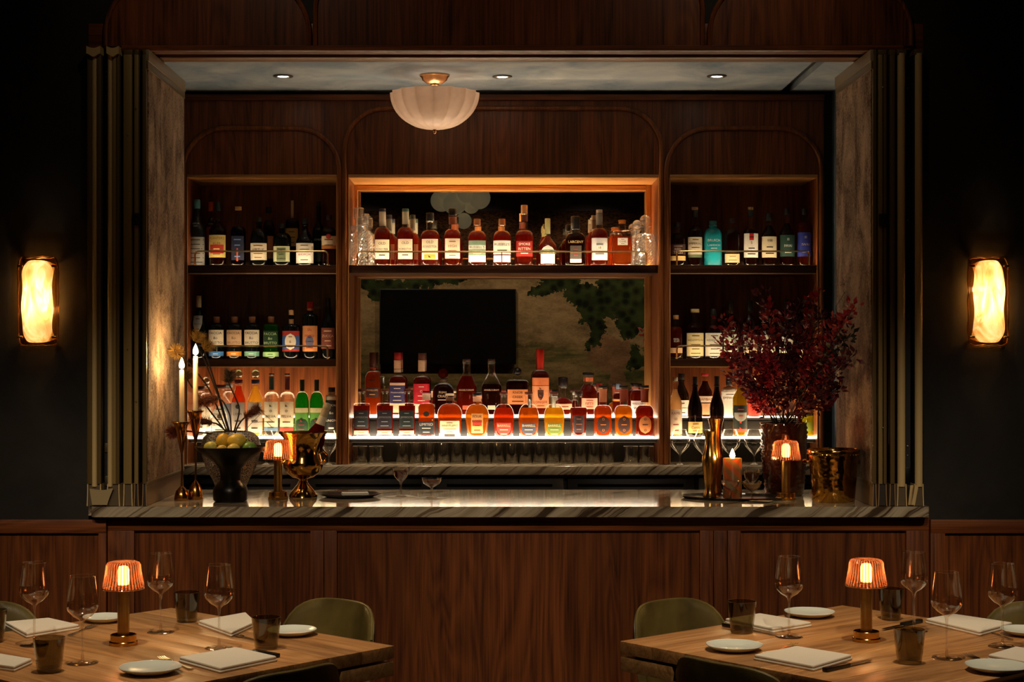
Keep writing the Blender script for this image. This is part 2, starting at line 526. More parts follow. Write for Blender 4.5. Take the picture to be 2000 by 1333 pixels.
# wainscot under the counter and beside it
def panelled(name, label, x0p, x1p, stiles, ytop, Yf, cat='panelling'):
    t = thing(name, label, cat, ((X(x0p, Yf) + X(x1p, Yf)) / 2, Yf, 0), world=True, kind='structure')
    zt = Z(ytop, Yf); zr = zt - 0.052; zb = 0.14
    xs = [(X(a, Yf), X(b, Yf)) for a, b in stiles]
    MB().box(X(x0p, Yf), X(x1p, Yf), Yf, Yf + 0.021, zr, zt, 0.002).build('rail', walnut('x'), t)
    MB().box(X(x0p, Yf), X(x1p, Yf), Yf, Yf + 0.021, 0.0, zb, 0.002).build('rail', walnut('x'), t)
    for a, b in xs:
        MB().box(a, b, Yf - 0.0005, Yf + 0.021, zb, zr, 0.002).build('stile', walnut('z'), t)
    for (a, b), (c, d) in zip(xs, xs[1:]):
        if c - b > 0.02:
            MB().box(b - 0.004, c + 0.004, Yf + 0.018, Yf + 0.021, zb - 0.01, zr + 0.01).build('panel', walnut('z', 0.29), t, 0)
    return t
YP = YW - 0.002
panelled('bar_front', 'walnut panelled front of the bar below the marble counter', 210, 1815,
         [(210, 262), (606, 632), (633, 658), (1367, 1393), (1394, 1420), (1421, 1447), (1770, 1815)], 1011, YP)
panelled('wainscot_left', 'walnut wainscot on the wall left of the bar front', -700, 207, [(-700, -650), (-330, -280), (192, 207)], 1016, YW - 0.021)
panelled('wainscot_right', 'walnut wainscot on the wall right of the bar front', 1818, 2700, [(1818, 1846), (2300, 2350), (2650, 2700)], 1016, YW - 0.021)

# ---------------------------------------------------------------- bar counter
def rounded_rect(x0, x1, y0, y1, r, n=6):
    p = []
    for cx, cyy, a0 in ((x1 - r, y0 + r, -PI/2), (x1 - r, y1 - r, 0), (x0 + r, y1 - r, PI/2), (x0 + r, y0 + r, PI)):
        for i in range(n + 1):
            a = a0 + PI/2 * i / n
            p.append((cx + r * math.cos(a), cyy + r * math.sin(a)))
    return p
YC = 6.235
t = MB()
cxl, cxr = X(176, YC), X(1817, YC)
t.prism(rounded_rect(cxl, cxr, YC, YW - 0.001, 0.02), CT - 0.040, CT, 'xy')
t.prism([(OX0, YW - 0.002), (OX1, YW - 0.002), (OX1, 7.0), (OX0, 7.0)], CT - 0.040, CT, 'xy')
o = t.build('bar_counter', marble(), None, 0)
tag(o, 'long veined beige marble bar counter top with rounded front corners', 'counter')
bc = thing('bar_cabinet', 'dark cabinet body under the marble counter on the bartender side', 'cabinet', (0, 6.7, 0), world=True)
MB().box(OX0 + 0.01, OX1 - 0.01, YW + 0.17, 6.93, 0.0, CT - 0.04).build('body', plain('#14100c', 0.6), bc, 0)

# ---------------------------------------------------------------- back counter (under the shelves)
o = MB().box(-1.555, 1.655, 7.85, YB + 0.04, BCT - 0.043, BCT, 0.003).build('back_counter', marble(), None)
tag(o, 'veined beige marble back counter under the lit bottle shelves', 'counter')
t = thing('back_bar_cabinet', 'black low cabinet run below the marble back counter', 'cabinet', (0, 8.1, 0), world=True)
MB().box(-1.555, 1.655, 7.93, YB + 0.04, 0.0, BCT - 0.043).build('body', plain('#0b0a09', 0.5), t, 0)
for i in range(5):
    x0 = -1.53 + i * 0.632
    d = MB().box(x0, x0 + 0.615, 7.905, 7.929, 0.10, BCT - 0.06, 0.003).build('door', plain('#100e0c', 0.3), t)
    MB().box(x0 + 0.05, x0 + 0.56, 7.893, 7.904, BCT - 0.10, BCT - 0.088, 0.002).build('handle', plain('#1c1a18', 0.3, 1.0), d)

# ---------------------------------------------------------------- folding shutters (stacked leaves both sides)
ALU = plain('#a08650', 0.42, 0.35)
ALU2 = plain('#6f5a34', 0.4, 0.35)
VINYL = plain('#cdb27a', 0.45)
RUB = plain('#0a0a0a', 0.5)
FAB = fabric('#5d4636', '#c2a68c')
ZT = 2.745
def skirt(t, pts, ya, yb, mat):
    MB().prism([(X(p, ya), Z(q, ya)) for p, q in pts], ya, yb).build('skirt', mat, t)
def leaf(label, xf0, xf1, y0, y1, prof, fabric_side=0, top='plain', bottom='sweep', bolt=None, slot=None):
    """a leaf standing edge-on: xf0..xf1 are the pixel limits of its front edge at depth y0"""
    a, b = X(xf0, y0), X(xf1, y0)
    t = thing('folding_shutter_leaf', label, 'shutter', ((a + b) / 2, (y0 + y1) / 2, CT), group='folding shutter leaves of the bar', world=True)
    zb = CT + 0.085
    MB().box(a + 0.002, b - 0.002, y0 + 0.012, y1, zb, ZT - 0.02, 0.002).build('core', plain('#15110d', 0.6), t)
    for q0, q1, kind, m in prof:      # vertical seals and profiles on the edge
        p0, p1 = X(q0, y0), X(q1, y0); c = (p0 + p1) / 2; r = (p1 - p0) / 2
        if kind == 'bulb':
            MB().lathe([(0, zb - 0.01), (r, zb - 0.01), (r, ZT - 0.015), (0, ZT - 0.015)], 14, (c, y0 + r, 0)).build('edge_seal', m, t)
        else:
            MB().box(p0, p1, y0 + 0.001, y0 + 0.03, zb, ZT - 0.02, 0.0015).build('edge_profile', m, t)
    if fabric_side:
        xs = b if fabric_side > 0 else a
        MB().box(xs - 0.0015 * fabric_side, xs + 0.004 * fabric_side, y0 + 0.02, y1 - 0.004, zb + 0.008, ZT - 0.075).build('fabric_face', FAB, t, 0)
        MB().box(xs - 0.001 * fabric_side, xs + 0.007 * fabric_side, y0, y1, ZT - 0.075, ZT - 0.045, 0.002).build('face_rail', ALU2, t)
        MB().box(xs - 0.003 * fabric_side, xs + 0.010 * fabric_side, y0, y1, ZT - 0.045, ZT, 0.003).build('face_rail', plain('#8d7a5c', 0.4), t)
        MB().box(xs - 0.001 * fabric_side, xs + 0.006 * fabric_side, y0, y1, zb - 0.008, zb + 0.008, 0.002).build('face_rail', ALU2, t)
    if top == 'wavy':
        poly = []
        n = 12
        for i in range(n + 1):
            u = i / n; x = a + (b - a) * u
            poly.append((x, ZT + 0.010 - 0.008 * math.sin(PI * u)))
        for i in range(n, -1, -1):
            u = i / n; x = a + (b - a) * u
            poly.append((x, ZT - 0.025 + 0.006 * math.cos(2 * PI * u)))
        MB().prism(poly, y0 - 0.012, y0 + 0.05).build('top_seal', VINYL, t)
    else:
        MB().box(a, b, y0 + 0.004, y1, ZT - 0.02, ZT, 0.002).build('top_seal', ALU2, t)
    # bottom sweep: a flexible skirt bending outwards down to the counter
    if bottom:
        side = (1, -1)
        for sgn, xx in ((-1, a), (1, b)):
            poly = []
            for i in range(7):
                u = i / 6
                poly.append((xx + sgn * 0.0022 * u * u, zb - (zb - CT - 0.001) * u))
            for i in range(6, -1, -1):
                u = i / 6
                poly.append((xx - sgn * 0.004 + sgn * 0.0022 * u * u, zb - (zb - CT - 0.001) * u))
            MB().prism(poly, y0 + 0.002, y1 - 0.004).build('bottom_sweep', VINYL if bottom == 'sweep' else plain('#8a6d46', 0.5), t)
        MB().box(a + 0.0035, b - 0.0035, y0 + 0.008, y1 - 0.01, CT + 0.002, zb, 0).build('sweep_core', plain('#5a4a30', 0.6) if bottom == 'sweep' else plain('#2a2117', 0.5), t, 0)
    if bolt:
        z = Z(bolt, y0); c = (a + b) / 2
        k = MB().box(c - 0.015, c + 0.015, y0 - 0.008, y0 + 0.012, z - 0.024, z + 0.024, 0.003).build('lock_block', RUB, t)
        MB().sphere((c, y0 - 0.008, z), 0.005, 10, 6).build('key_cylinder', plain('#4a5148', 0.3, 1.0), k)
    for z in (slot or []):
        MB().sphere(((a + b) / 2, y0 - 0.002, z), 0.0035, 8, 6).build('screw', plain('#b9b19a', 0.3, 1.0), t)
    return t
ll = leaf('outermost left shutter leaf with a double cream vinyl edge', 170, 197, 6.245, 6.92,
     [(170, 179, 'flat', ALU2), (178, 189, 'bulb', VINYL), (189, 197, 'flat', ALU2)], top='wavy')
leaf('second left shutter leaf with two cream ribs on its edge', 209, 233, 6.245, 6.92,
     [(209, 219, 'bulb', VINYL), (219, 226, 'flat', ALU), (226, 233, 'flat', ALU2)], top='wavy')
leaf('third left shutter leaf, a flat bronze edge', 241, 258, 6.25, 6.93, [(241, 257, 'flat', ALU)], slot=[1.6, 2.42])
leaf('fourth left shutter leaf, narrow edge carrying the black lock block', 262, 270, 6.25, 6.93, [(262, 270, 'flat', ALU)], bolt=429, bottom='brown', slot=[1.4, 2.52])
leaf('innermost left shutter leaf with mottled tan fabric face toward the bar', 278, 286, 6.25, 7.0, [(278, 286, 'flat', ALU2)], fabric_side=1, bottom='brown')
leaf('innermost right shutter leaf with mottled tan fabric face behind the gold bucket', 1705, 1712, 6.25, 6.90, [(1705, 1712, 'flat', ALU2)], fabric_side=-1, bottom='brown')
leaf('second right shutter leaf, bronze edge carrying the black lock block', 1716, 1732, 6.25, 6.9, [(1716, 1724, 'flat', ALU), (1726, 1732, 'flat', ALU2)], bolt=430, bottom='brown', slot=[1.3, 2.6])
leaf('third right shutter leaf, a thin flat bronze edge', 1738, 1749, 6.25, 6.9, [(1739, 1748, 'flat', ALU2)], bottom='brown')
leaf('fourth right shutter leaf with a broad round cream edge seal', 1753, 1771, 6.245, 6.9, [(1754, 1770, 'bulb', VINYL)])
lr = leaf('outermost right shutter leaf with a round cream seal against the wall', 1786, 1804, 6.245, 6.9, [(1788, 1804, 'bulb', VINYL)])
# hinge posts with screws between the outer leaves
def post(label, a, b, y0, dots, blocks):
    t = thing('shutter_hinge_post', label, 'hinge', ((X(a, y0) + X(b, y0)) / 2, y0 + 0.05, CT), world=True)
    MB().box(X(a, y0), X(b, y0), y0, y0 + 0.10, CT + 0.001, ZT - 0.03).build('post', plain('#16110c', 0.5), t, 0)
    for q in dots:
        z = Z(q, y0)
        MB().sphere(((X(a, y0) + X(b, y0)) / 2, y0 - 0.001, z), 0.0035, 8, 6).build('screw', plain('#b9b19a', 0.3, 1.0), t)
    for q0, q1, c in blocks:
        MB().box(X(a, y0) + 0.001, X(b, y0) - 0.001, y0 - 0.006, y0, Z(q1, y0), Z(q0, y0), 0.002).build('hinge_plate', plain(c, 0.4, 0.5), t)
    return t
post('dark hinge post with pale plates between the two outer left leaves', 204, 212.5, 6.29, (140, 150, 300, 425), [(186, 200, '#5d503a'), (262, 500, '#3a3022'), (866, 884, '#5d503a'), (930, 950, '#4a4232')])
post('dark hinge post with shiny screws between the two outer right leaves', 1767, 1778, 6.29, (152, 172, 195, 302, 430, 872, 890), [(914, 946, '#0c0c0c')])

skirt(ll, [(175, 955), (186, 957), (198, 958), (210, 957), (221, 954), (214, 972), (209, 987), (180, 987), (177, 970)], 6.236, 6.242, plain('#a8946a', 0.4))
skirt(lr, [(1778, 949), (1784, 948), (1782, 968), (1780, 987), (1774, 987), (1776, 968)], 6.262, 6.270, VINYL)
skirt(lr, [(1787, 949), (1794, 950), (1790, 970), (1787, 987), (1780, 987), (1784, 968)], 6.236, 6.242, VINYL)
# ================================================================ back bar: three shelf bays
WDZ = walnut('z', 0.21)
WDX = walnut('x')
EDGE = wood('#8a5528', '#e0a562', 'x', 0.3)
EDGEZ = wood('#8a5528', '#e0a562', 'z', 0.3)
SHELF = wood('#1f0f07', '#4a2812', 'x', 0.35)
BR = brass('#ecc690', 0.22)
S1T, S1B = Z(520, 8.0), Z(534, 8.0)        # upper shelf board
S2T, S2B = Z(703, 8.0), Z(716, 8.0)        # middle shelf board (side bays)
R1, R2 = Z(856, 8.02), Z(815, 8.18)        # tops of the two lit riser steps
NT_ = Z(347, YF)                           # head of the niches
FZ = Z(197, YF)                            # top of the bay faces
LED_TOP = '#ffdcae'
def bay(label, x0, x1, n0, n1, atop, ar, centre=False, led=1.0):
    """x0,x1 outer px; n0,n1 niche px; atop arch top px"""
    t = thing('bar_shelf_bay', label, 'shelving', ((X(x0, YF) + X(x1, YF)) / 2, 8.15, BCT), world=True)
    ax0, ax1, bx0, bx1 = X(x0, YF), X(x1, YF), X(n0, YF), X(n1, YF)
    MB().box(ax0, bx0, YF, YB, BCT, NT_).build('side_panel', WDZ, t, 0)
    MB().box(bx1, ax1, YF, YB, BCT, NT_).build('side_panel', WDZ, t, 0)
    MB().box(ax0, ax1, YF, YF + 0.03, NT_ + 0.0, FZ).build('arched_face', WDZ, t, 0)
    MB().box(bx0 - 0.005, bx1 + 0.005, YF + 0.03, YB, NT_, NT_ + 0.02).build('niche_head', EDGE, t, 0)
    MB().box(bx0 - 0.005, bx1 + 0.005, YB, YB + 0.02, BCT, NT_).build('back_panel', WDZ, t, 0)
    MB().box(bx0 - 0.002, bx1 + 0.002, YF - 0.006, YF, NT_ - 0.001, NT_ + 0.014, 0.003).build('head_trim', EDGE, t)
    MB().box(bx0 - 0.004, bx0 + 0.001, YF - 0.004, YF + 0.005, BCT, NT_, 0.001).build('niche_edge', EDGEZ, t)
    MB().box(bx1 - 0.001, bx1 + 0.004, YF - 0.004, YF + 0.005, BCT, NT_, 0.001).build('niche_edge', EDGEZ, t)
    # arch moulding running down both sides to the counter
    r = ar * YF / F; zt = Z(atop, YF); m0, m1 = ax0 + 0.012, ax1 - 0.012
    pts = [(m0, BCT + 0.002), (m0, NT_)]
    for i in range(13):
        a = PI - PI / 2 * i / 12
        pts.append((m0 + r + r * math.cos(a), zt - r + r * math.sin(a)))
    for i in range(13):
        a = PI / 2 - PI / 2 * i / 12
        pts.append((m1 - r + r * math.cos(a), zt - r + r * math.sin(a)))
    pts += [(m1, NT_), (m1, BCT + 0.002)]
    MB().tube([(a, YF - 0.006, b) for a, b in pts], 0.0125, 10).build('arch_moulding', wood('#4a2410', '#9a5a2c', 'z', 0.3), t)
    # upper shelf
    sy0 = YF + 0.02
    s = MB().box(bx0, bx1, sy0, YB, S1B, S1T, 0.002).build('shelf', SHELF, t)
    if not centre:
        MB().box(bx0, bx1, sy0 - 0.004, sy0 + 0.01, S1B - 0.005, S1B, 0.001).build('shelf_edge', EDGE, s)
        s2 = MB().box(bx0, bx1, sy0, YB, S2B, S2T, 0.002).build('shelf', SHELF, t)
        MB().box(bx0, bx1, sy0 - 0.004, sy0 + 0.01, S2B - 0.005, S2B, 0.001).build('shelf_edge', EDGE, s2)
    for z in ([S1T] if centre else [S1T, S2T]):
        MB().box(bx0, bx1, sy0, sy0 + 0.004, z - 0.001, z + 0.004, 0.001).build('shelf_lip', SHELF, t)
    def strip(z, st, col=LED_TOP):
        return MB().box(bx0 + 0.02, bx1 - 0.02, sy0 + 0.012, sy0 + 0.018, z - 0.002, z + 0.0003).build('led_strip', emit(col, st), t, 0)
    strip(S1T, 34 * led if centre else 52 * led)
    if centre: MB().box(bx0 + 0.02, bx1 - 0.02, 8.302, 8.312, S1T - 0.002, S1T + 0.0003).build('led_strip', emit('#ffd9a4', 75), t, 0)
    if not centre: strip(S2T, 40 * led)
    # brass gallery rail
    def rail(p0, p1, py, zs, posts=(), open_left=False):
        yy = sy0 + 0.028; rr = 0.018; zr = Z(py, yy)
        xa, xb = X(p0, yy), X(p1, yy)
        P = [(xa, yy, zs)]
        for i in range(7):
            a = PI - PI / 2 * i / 6
            P.append((xa + rr + rr * math.cos(a), yy, zr - rr + rr * math.sin(a)))
        for i in range(7):
            a = PI / 2 - PI / 2 * i / 6
            P.append((xb - rr + rr * math.cos(a), yy, zr - rr + rr * math.sin(a)))
        P.append((xb, yy, zs))
        g = MB().tube(P, 0.0046, 8).build('gallery_rail', BR, t)
        for q in posts:
            MB().tube([(X(q, yy), yy, zs), (X(q, yy), yy, zr)], 0.0025, 8).build('rail_post', BR, g)
    if centre: rail(698, 1263, 492, S1T, (980,))
    elif n0 < 800: rail(381, 640, 491, S1T); rail(381, 640, 676, S2T)
    else: rail(1322, 1580, 491, S1T); rail(1322, 1580, 676, S2T)
    # lit riser steps: opal acrylic over LEDs, on dark supports
    for z, ya, yb, st in ((R1, YF + 0.03, 8.165, 9.0), (R2, 8.17, YB - 0.03, 5.0)):
        st *= 0.40 if centre else 0.40
        MB().box(bx0 + 0.004, bx1 - 0.004, ya + 0.004, yb, z - 0.02, z - 0.003).build('riser_board', plain('#1a1612', 0.5), t, 0)
        MB().box(bx0 + 0.004, bx1 - 0.004, ya, yb, z - 0.003, z).build('lit_riser_top', emit('#ffe9c8' if centre else '#ffdcae', st), t, 0)
    MB().box(bx0 + 0.004, bx1 - 0.004, 8.166, 8.176, R1, R2 - 0.02).build('riser_back', plain('#1c1916', 0.25), t, 0)
    MB().box(bx0 + 0.004, bx1 - 0.004, 8.15, 8.16, BCT, R1 - 0.02).build('riser_back', plain('#15120f', 0.3), t, 0)
    MB().box(bx0 + 0.01, bx1 - 0.01, YF + 0.05, 8.14, R1 - 0.0212, R1 - 0.0204).build('added_under_glow', emit('#ffdcae', 0.20), t, 0)  # glowing sheet added under the step to light the glasses
    if centre:
        # two mirrors with walnut frames
        ym = YB - 0.028
        for nm, (pa, pb, qa, qb) in (('upper', (699, 1261, 373, 520)), ('lower', (699, 1259, 543, 860))):
            xa, xb = X(pa, ym), X(pb, ym); za, zb = Z(qb, ym), Z(qa, ym)
            if nm == 'upper': za = S1T + 0.001
            mm = MB().box(xa, xb, ym, ym + 0.006, za, zb).build('mirror', mirror_mat(), t, 0)
            fr = EDGEZ
            MB().box(bx0, xa, ym - 0.012, YB, za, zb + 0.03, 0.003).build('mirror_frame', EDGEZ, t)
            MB().box(xb, bx1, ym - 0.012, YB, za, zb + 0.03, 0.003).build('mirror_frame', EDGEZ, t)
            MB().box(xa, xb, ym - 0.012, YB, zb, zb + 0.026, 0.003).build('mirror_frame', EDGE, t)
    return t
bay('left shelf bay of the back bar with dark liqueurs and green bottles', 353, 668, 366, 657, 251, 84, led=0.28)
bay('wide middle shelf bay with mirrors and rows of amber whiskey', 668, 1296, 681, 1286, 212, 80, centre=True)
bay('right shelf bay of the back bar behind the red foliage', 1296, 1609, 1309, 1596, 251, 84, led=0.32)
o = MB().box(X(352, 7.95), X(1611, 7.95), 7.95, YB, FZ, Z(184, 7.95), 0.004).build('trim_cornice', WDX, None)
tag(o, 'walnut cornice board running along the top of the shelf bays', 'cornice', kind='structure')
o = MB().box(X(1609, YF) + 0.001, 1.66, YF + 0.02, YB, BCT, BC - 0.01).build('trim_dark_gap', plain('#0a0a0b', 0.6), None, 0)  # black box stands in for the dark gap beside the bay
tag(o, 'black strip standing in for the dark gap between the right shelf bay and blue wall', 'trim', kind='structure')

# ================================================================ bar ceiling: downlights and pendant
for i, (px, py) in enumerate(((553, 148), (981, 149), (1400, 148))):
    Y = (BC - HC) * F / (VY - py)
    t = thing('downlight', ['recessed downlight at the left end of the bar ceiling', 'recessed downlight right of the glass pendant on the bar ceiling',
              'recessed downlight at the right end of the bar ceiling near the slot'][i], 'downlight', (X(px, Y), Y, BC), group='recessed downlights of the bar ceiling')
    MB().lathe([(0.028, -0.0005), (0.046, -0.001), (0.045, -0.005), (0.030, -0.006), (0.028, -0.0005)], 24).build('trim_ring', plain('#55504a', 0.4, 0.6), t)
    MB().lathe([(0, -0.004), (0.021, -0.004), (0.026, -0.001), (0, -0.0005)], 20).build('lamp', emit('#fff0d8', 6), t)
    light('downlight_light', 'SPOT', (0, 0, -0.012), 8, WARM2, 0.02, None, 75, 0.7, parent=t)
Yp = 7.5
t = thing('pendant_light', 'fluted blush glass bowl pendant on a brass canopy under the bar ceiling', 'lamp', (X(849, Yp), Yp, BC))
sp = Yp / F
def zz(py): return Z(py, Yp) - BC
MB().lathe([(0, 0), (29*sp, -0.0005), (29*sp, -0.006), (26*sp, -0.012), (24*sp, zz(157)), (16*sp, zz(163)), (9*sp, zz(165)), (0, zz(165))], 32,
           fn=lambda a, r, z: ((r * (1 + 0.03 * math.sin(16 * a))) * math.cos(a), (r * (1 + 0.03 * math.sin(16 * a))) * math.sin(a))).build('canopy', brass('#d9a878', 0.3), t)
MB().lathe([(0, zz(164)), (9*sp, zz(165)), (9*sp, zz(167)), (5*sp, zz(169)), (5.5*sp, zz(172)), (3*sp, zz(176)), (3*sp, zz(250)), (0, zz(250))], 16).build('stem', brass('#b9803f', 0.25), t)
prof = []
for i in range(15):
    a = PI / 2 * i / 14
    prof.append((85 * sp * math.cos(a) ** 0.9 if i < 14 else 3 * sp, zz(181) + (zz(253) - zz(181)) * math.sin(a)))
def flute(a, r, z):
    k = r * (1 - 0.075 * abs(math.sin(8 * a)) ** 0.5 + 0.03)
    return k * math.cos(a), k * math.sin(a)
MB().lathe(prof, 128, fn=flute).build('bowl', frosted('#f0d3bd', 0.5), t, 60)
MB().lathe([(0, zz(250)), (3.5*sp, zz(251)), (3.5*sp, zz(254)), (1.5*sp, zz(255)), (4*sp, zz(258)), (2*sp, zz(261)), (0, zz(262))], 14).build('finial', brass('#b9803f', 0.25), t)
for a in (0.4, 0.4 + PI * 2 / 3, 0.4 + PI * 4 / 3):
    MB().sphere((0.075 * math.cos(a), 0.075 * math.sin(a), zz(205)), 0.02, 12, 8).build('bulb', emit('#ffd9a8', 0.5), t)
light('pendant_glow', 'POINT', (0, 0, zz(195)), 0.16, WARM2, 0.05, parent=t)

# ================================================================ wall sconces
def sconce(label, px, rz=0):
    y0 = YW - 0.002
    s = y0 / F
    t = thing('wall_sconce', label, 'lamp', (X(px, y0), y0, Z(590, y0)), group='art glass wall sconces')
    H = 86 * s; W = 39 * s
    MB().box(-W * 0.45, W * 0.45, -0.012, 0, -H * 0.7, H * 0.7, 0.003).build('back_plate', brass('#a77a3c', 0.35), t)
    # thick clear glass plate with wavy edge
    poly = []
    n = 40
    for i in range(n):
        u = i / n * 4
        k = int(u); f = u - k
        if k == 0: p = (-W + 2 * W * f, -H)
        elif k == 1: p = (W, -H + 2 * H * f)
        elif k == 2: p = (W - 2 * W * f, H)
        else: p = (-W, H - 2 * H * f)
        j = 0.03 * math.sin(i * 2.3 + px)
        cr = 0.94 if f == 0 else 1.0
        poly.append((p[0] * (cr + j * 0.8), p[1] * (cr + j * 0.35)))
    MB().prism(poly, -0.040, -0.026).build('glass_plate', glass((0.86, 0.66, 0.40), 0.8, 0.08), t)
    MB().tube([(a, -0.033, b) for a, b in poly] + [(poly[0][0], -0.033, poly[0][1])], 0.004, 6, False).build('glass_rim', glass((0.9, 0.7, 0.45), 0.9, 0.4, 0.15), t)
    # honey glass shade, a bent sheet in front of the bulbs
    m = MB(); nx, nz = 14, 22
    for j in range(nz + 1):
        for i in range(nx + 1):
            u = i / nx * 2 - 1; v = j / nz * 2 - 1
            hz = 1.0 - 0.10 * (abs(u) ** 3)
            wx = 0.80 - 0.07 * math.sin(v * 3.0 + px) ** 2
            m.v.append((u * W * wx, -0.108 + 0.062 * abs(u) ** 2.4 + 0.05 * abs(v) ** 8, v * H * 0.93 * hz))
    for j in range(nz):
        for i in range(nx):
            a = j * (nx + 1) + i
            m.f.append((a, a + 1, a + nx + 2, a + nx + 1))
    m.build('honey_glass_shade', alabaster(), t, 80)
    for sx in (-1, 1):
        for sz in (-1, 1):
            MB().box(sx * W * 0.72, sx * W * 0.98, -0.052, -0.040, sz * H * 0.80 - 0.004, sz * H * 0.80 + 0.004, 0.002).build('clip', brass('#d8b070', 0.25), t)
    for dx, dz in ((-0.35, 0.28), (0.35, -0.18)):
        MB().sphere((dx * W, -0.076, dz * H), 0.014, 12, 8).build('bulb', emit('#ffd9a0', 7), t)
        light('sconce_light', 'POINT', (dx * W, -0.076, dz * H), 1.5, (1.0, 0.72, 0.42), 0.016, parent=t)
    return t
sconce('glowing honey glass wall sconce left of the bar opening', 79)
sconce('glowing honey glass wall sconce right of the bar opening', 1925)

# ================================================================ far side of the dining room (seen in the mirror)
def mz(py): return HC - (py - VY) * 19.71 / F           # height on the far wall for a mirror pixel
def mx(px): return (px - VX) * 19.71 / F
def tapestry_mat():
    t = NT('woven_landscape_tapestry')
    tc = t.n('TexCoord').outputs['Object']
    nz = t.n('TexNoise', {'Vector': tc, 'Scale': 5.5, 'Detail': 5.0, 'Roughness': 0.7}).outputs['Color']
    dv = t.n('VectorMath', {0: t.n('VectorMath', {0: nz, 1: (0.5, 0.5, 0.5)}, operation='SUBTRACT').outputs[0], 'Scale': 0.42}, operation='SCALE').outputs[0]
    p = t.n('VectorMath', {0: tc, 1: dv}, operation='ADD').outputs[0]
    sp = t.n('SeparateXYZ', {0: p}); x, z = sp.outputs[0], sp.outputs[2]
    def blobs(lst):
        acc = None
        for cx, cz, rx, rz in lst:
            a = t.math('DIVIDE', t.math('SUBTRACT', x, mx(cx)), rx * 19.71 / F)
            b = t.math('DIVIDE', t.math('SUBTRACT', z, mz(cz)), rz * 19.71 / F)
            d = t.math('ADD', t.math('MULTIPLY', a, a), t.math('MULTIPLY', b, b))
            acc = d if acc is None else t.math('MINIMUM', acc, d)
        return t.math('LESS_THAN', acc, 1.0)
    fine = t.n('TexNoise', {'Vector': t.coord((30, 30, 60)), 'Scale': 1.0, 'Detail': 3.0}).outputs[0]
    hor = t.n('TexNoise', {'Vector': t.coord((1.5, 1, 9)), 'Scale': 1.0, 'Detail': 3.0}).outputs[0]
    base = t.ramp(hor, [(0.35, lin('#5f6238')), (0.5, lin('#a08a58')), (0.65, lin('#b89a6c'))])
    sky = t.math('GREATER_THAN', sp.outputs[2], mz(672))
    base = t.mix(sky, base, lin('#b3966a'))
    trunk = blobs([(1195, 690, 36, 36), (1205, 740, 16, 60), (1170, 700, 20, 22), (1225, 640, 8, 60), (1222, 596, 22, 8)])
    leaf_ = blobs([(1060, 570, 26, 14), (1090, 545, 40, 22), (1130, 575, 34, 26), (1155, 610, 30, 26), (1165, 650, 18, 34), (1215, 560, 50, 40), (1235, 610, 34, 50),
                   (1245, 700, 18, 26), (1150, 675, 10, 20), (1185, 590, 26, 30), (755, 560, 60, 18), (735, 575, 20, 14), (850, 548, 60, 14)])
    c = t.mix(trunk, base, lin('#a87f5c'))
    lv = t.n('TexVoronoi', {'Vector': t.coord((9, 9, 9)), 'Scale': 1.0}).outputs['Distance']
    c = t.mix(leaf_, c, t.ramp(lv, [(0.25, lin('#141a0e')), (0.6, lin('#3d4a26'))]))
    up = t.math('GREATER_THAN', sp.outputs[2], mz(535))
    c = t.mix(up, c, t.ramp(fine, [(0.35, lin('#3a2a1a')), (0.65, lin('#8a5a3c'))]))
    big = t.n('TexNoise', {'Vector': t.coord((2.5, 2.5, 5)), 'Scale': 1.0, 'Detail': 6.0, 'Roughness': 0.75}).outputs[0]
    c = t.mix(1.0, c, t.ramp(big, [(0.32, (0.35, 0.33, 0.28)), (0.62, (1.1, 1.05, 1.0))]), 'MULTIPLY')
    c = t.mix(t.math('MULTIPLY', fine, 0.45), c, (0.02, 0.018, 0.01))
    return t.done(t.pbr(color=c, rough=0.9, spec=0.1))
o = MB().box(-2.6, 2.4, -3.058, -3.045, 0.5, mz(412)).build('tapestry', tapestry_mat(), None, 0)
tag(o, 'faded woven landscape tapestry with a dark leafed tree, reflected in the mirror', 'tapestry')
t = thing('television', 'large black wall television hanging on the tapestry, reflected in the mirror', 'television', ((mx(742) + mx(1008)) / 2, -2.98, mz(712)), world=True)
MB().box(mx(742), mx(1008), -3.02, -2.975, mz(712), mz(565), 0.006).build('case', plain('#050505', 0.4), t)
MB().box(mx(744), mx(1006), -2.976, -2.9735, mz(708), mz(567)).build('screen', plain('#020202', 0.3, 0.0, 0.2), t, 0)
MB().box(mx(800), mx(950), -3.045, -3.02, mz(690), mz(590)).build('wall_bracket', plain('#111111', 0.5), t, 0)
# cluster of opal globes hanging from the ceiling
Ym = 14.0; yr = 2 * (YB - 0.028) - Ym
ch = thing('globe_chandelier', 'cluster of pale opal glass globes reflected at the top of the mirror', 'lamp', (X(893, Ym), yr, CEIL))
cx0 = X(893, Ym)
for i, (px, py, r) in enumerate(((862, 390, 22), (888, 396, 24), (936, 389, 22), (905, 430, 16), (870, 372, 18), (912, 380, 20), (920, 400, 16))):
    p = Vector((X(px, Ym) - cx0, (i % 3 - 1) * 0.10, Z(py, Ym) - CEIL))
    g = MB().sphere(p, r * Ym / F, 24, 14).build('globe', opal('#b9ac84', 0.03), ch, 60)
    MB().tube([(p.x, p.y, p.z + r * Ym / F), (p.x * 0.3, p.y * 0.3, -0.02)], 0.006, 6).build('rod', brass('#8a6a38', 0.3), g)
MB().lathe([(0, 0), (0.12, 0), (0.12, -0.02), (0, -0.03)], 24).build('canopy', brass('#8a6a38', 0.3), ch)
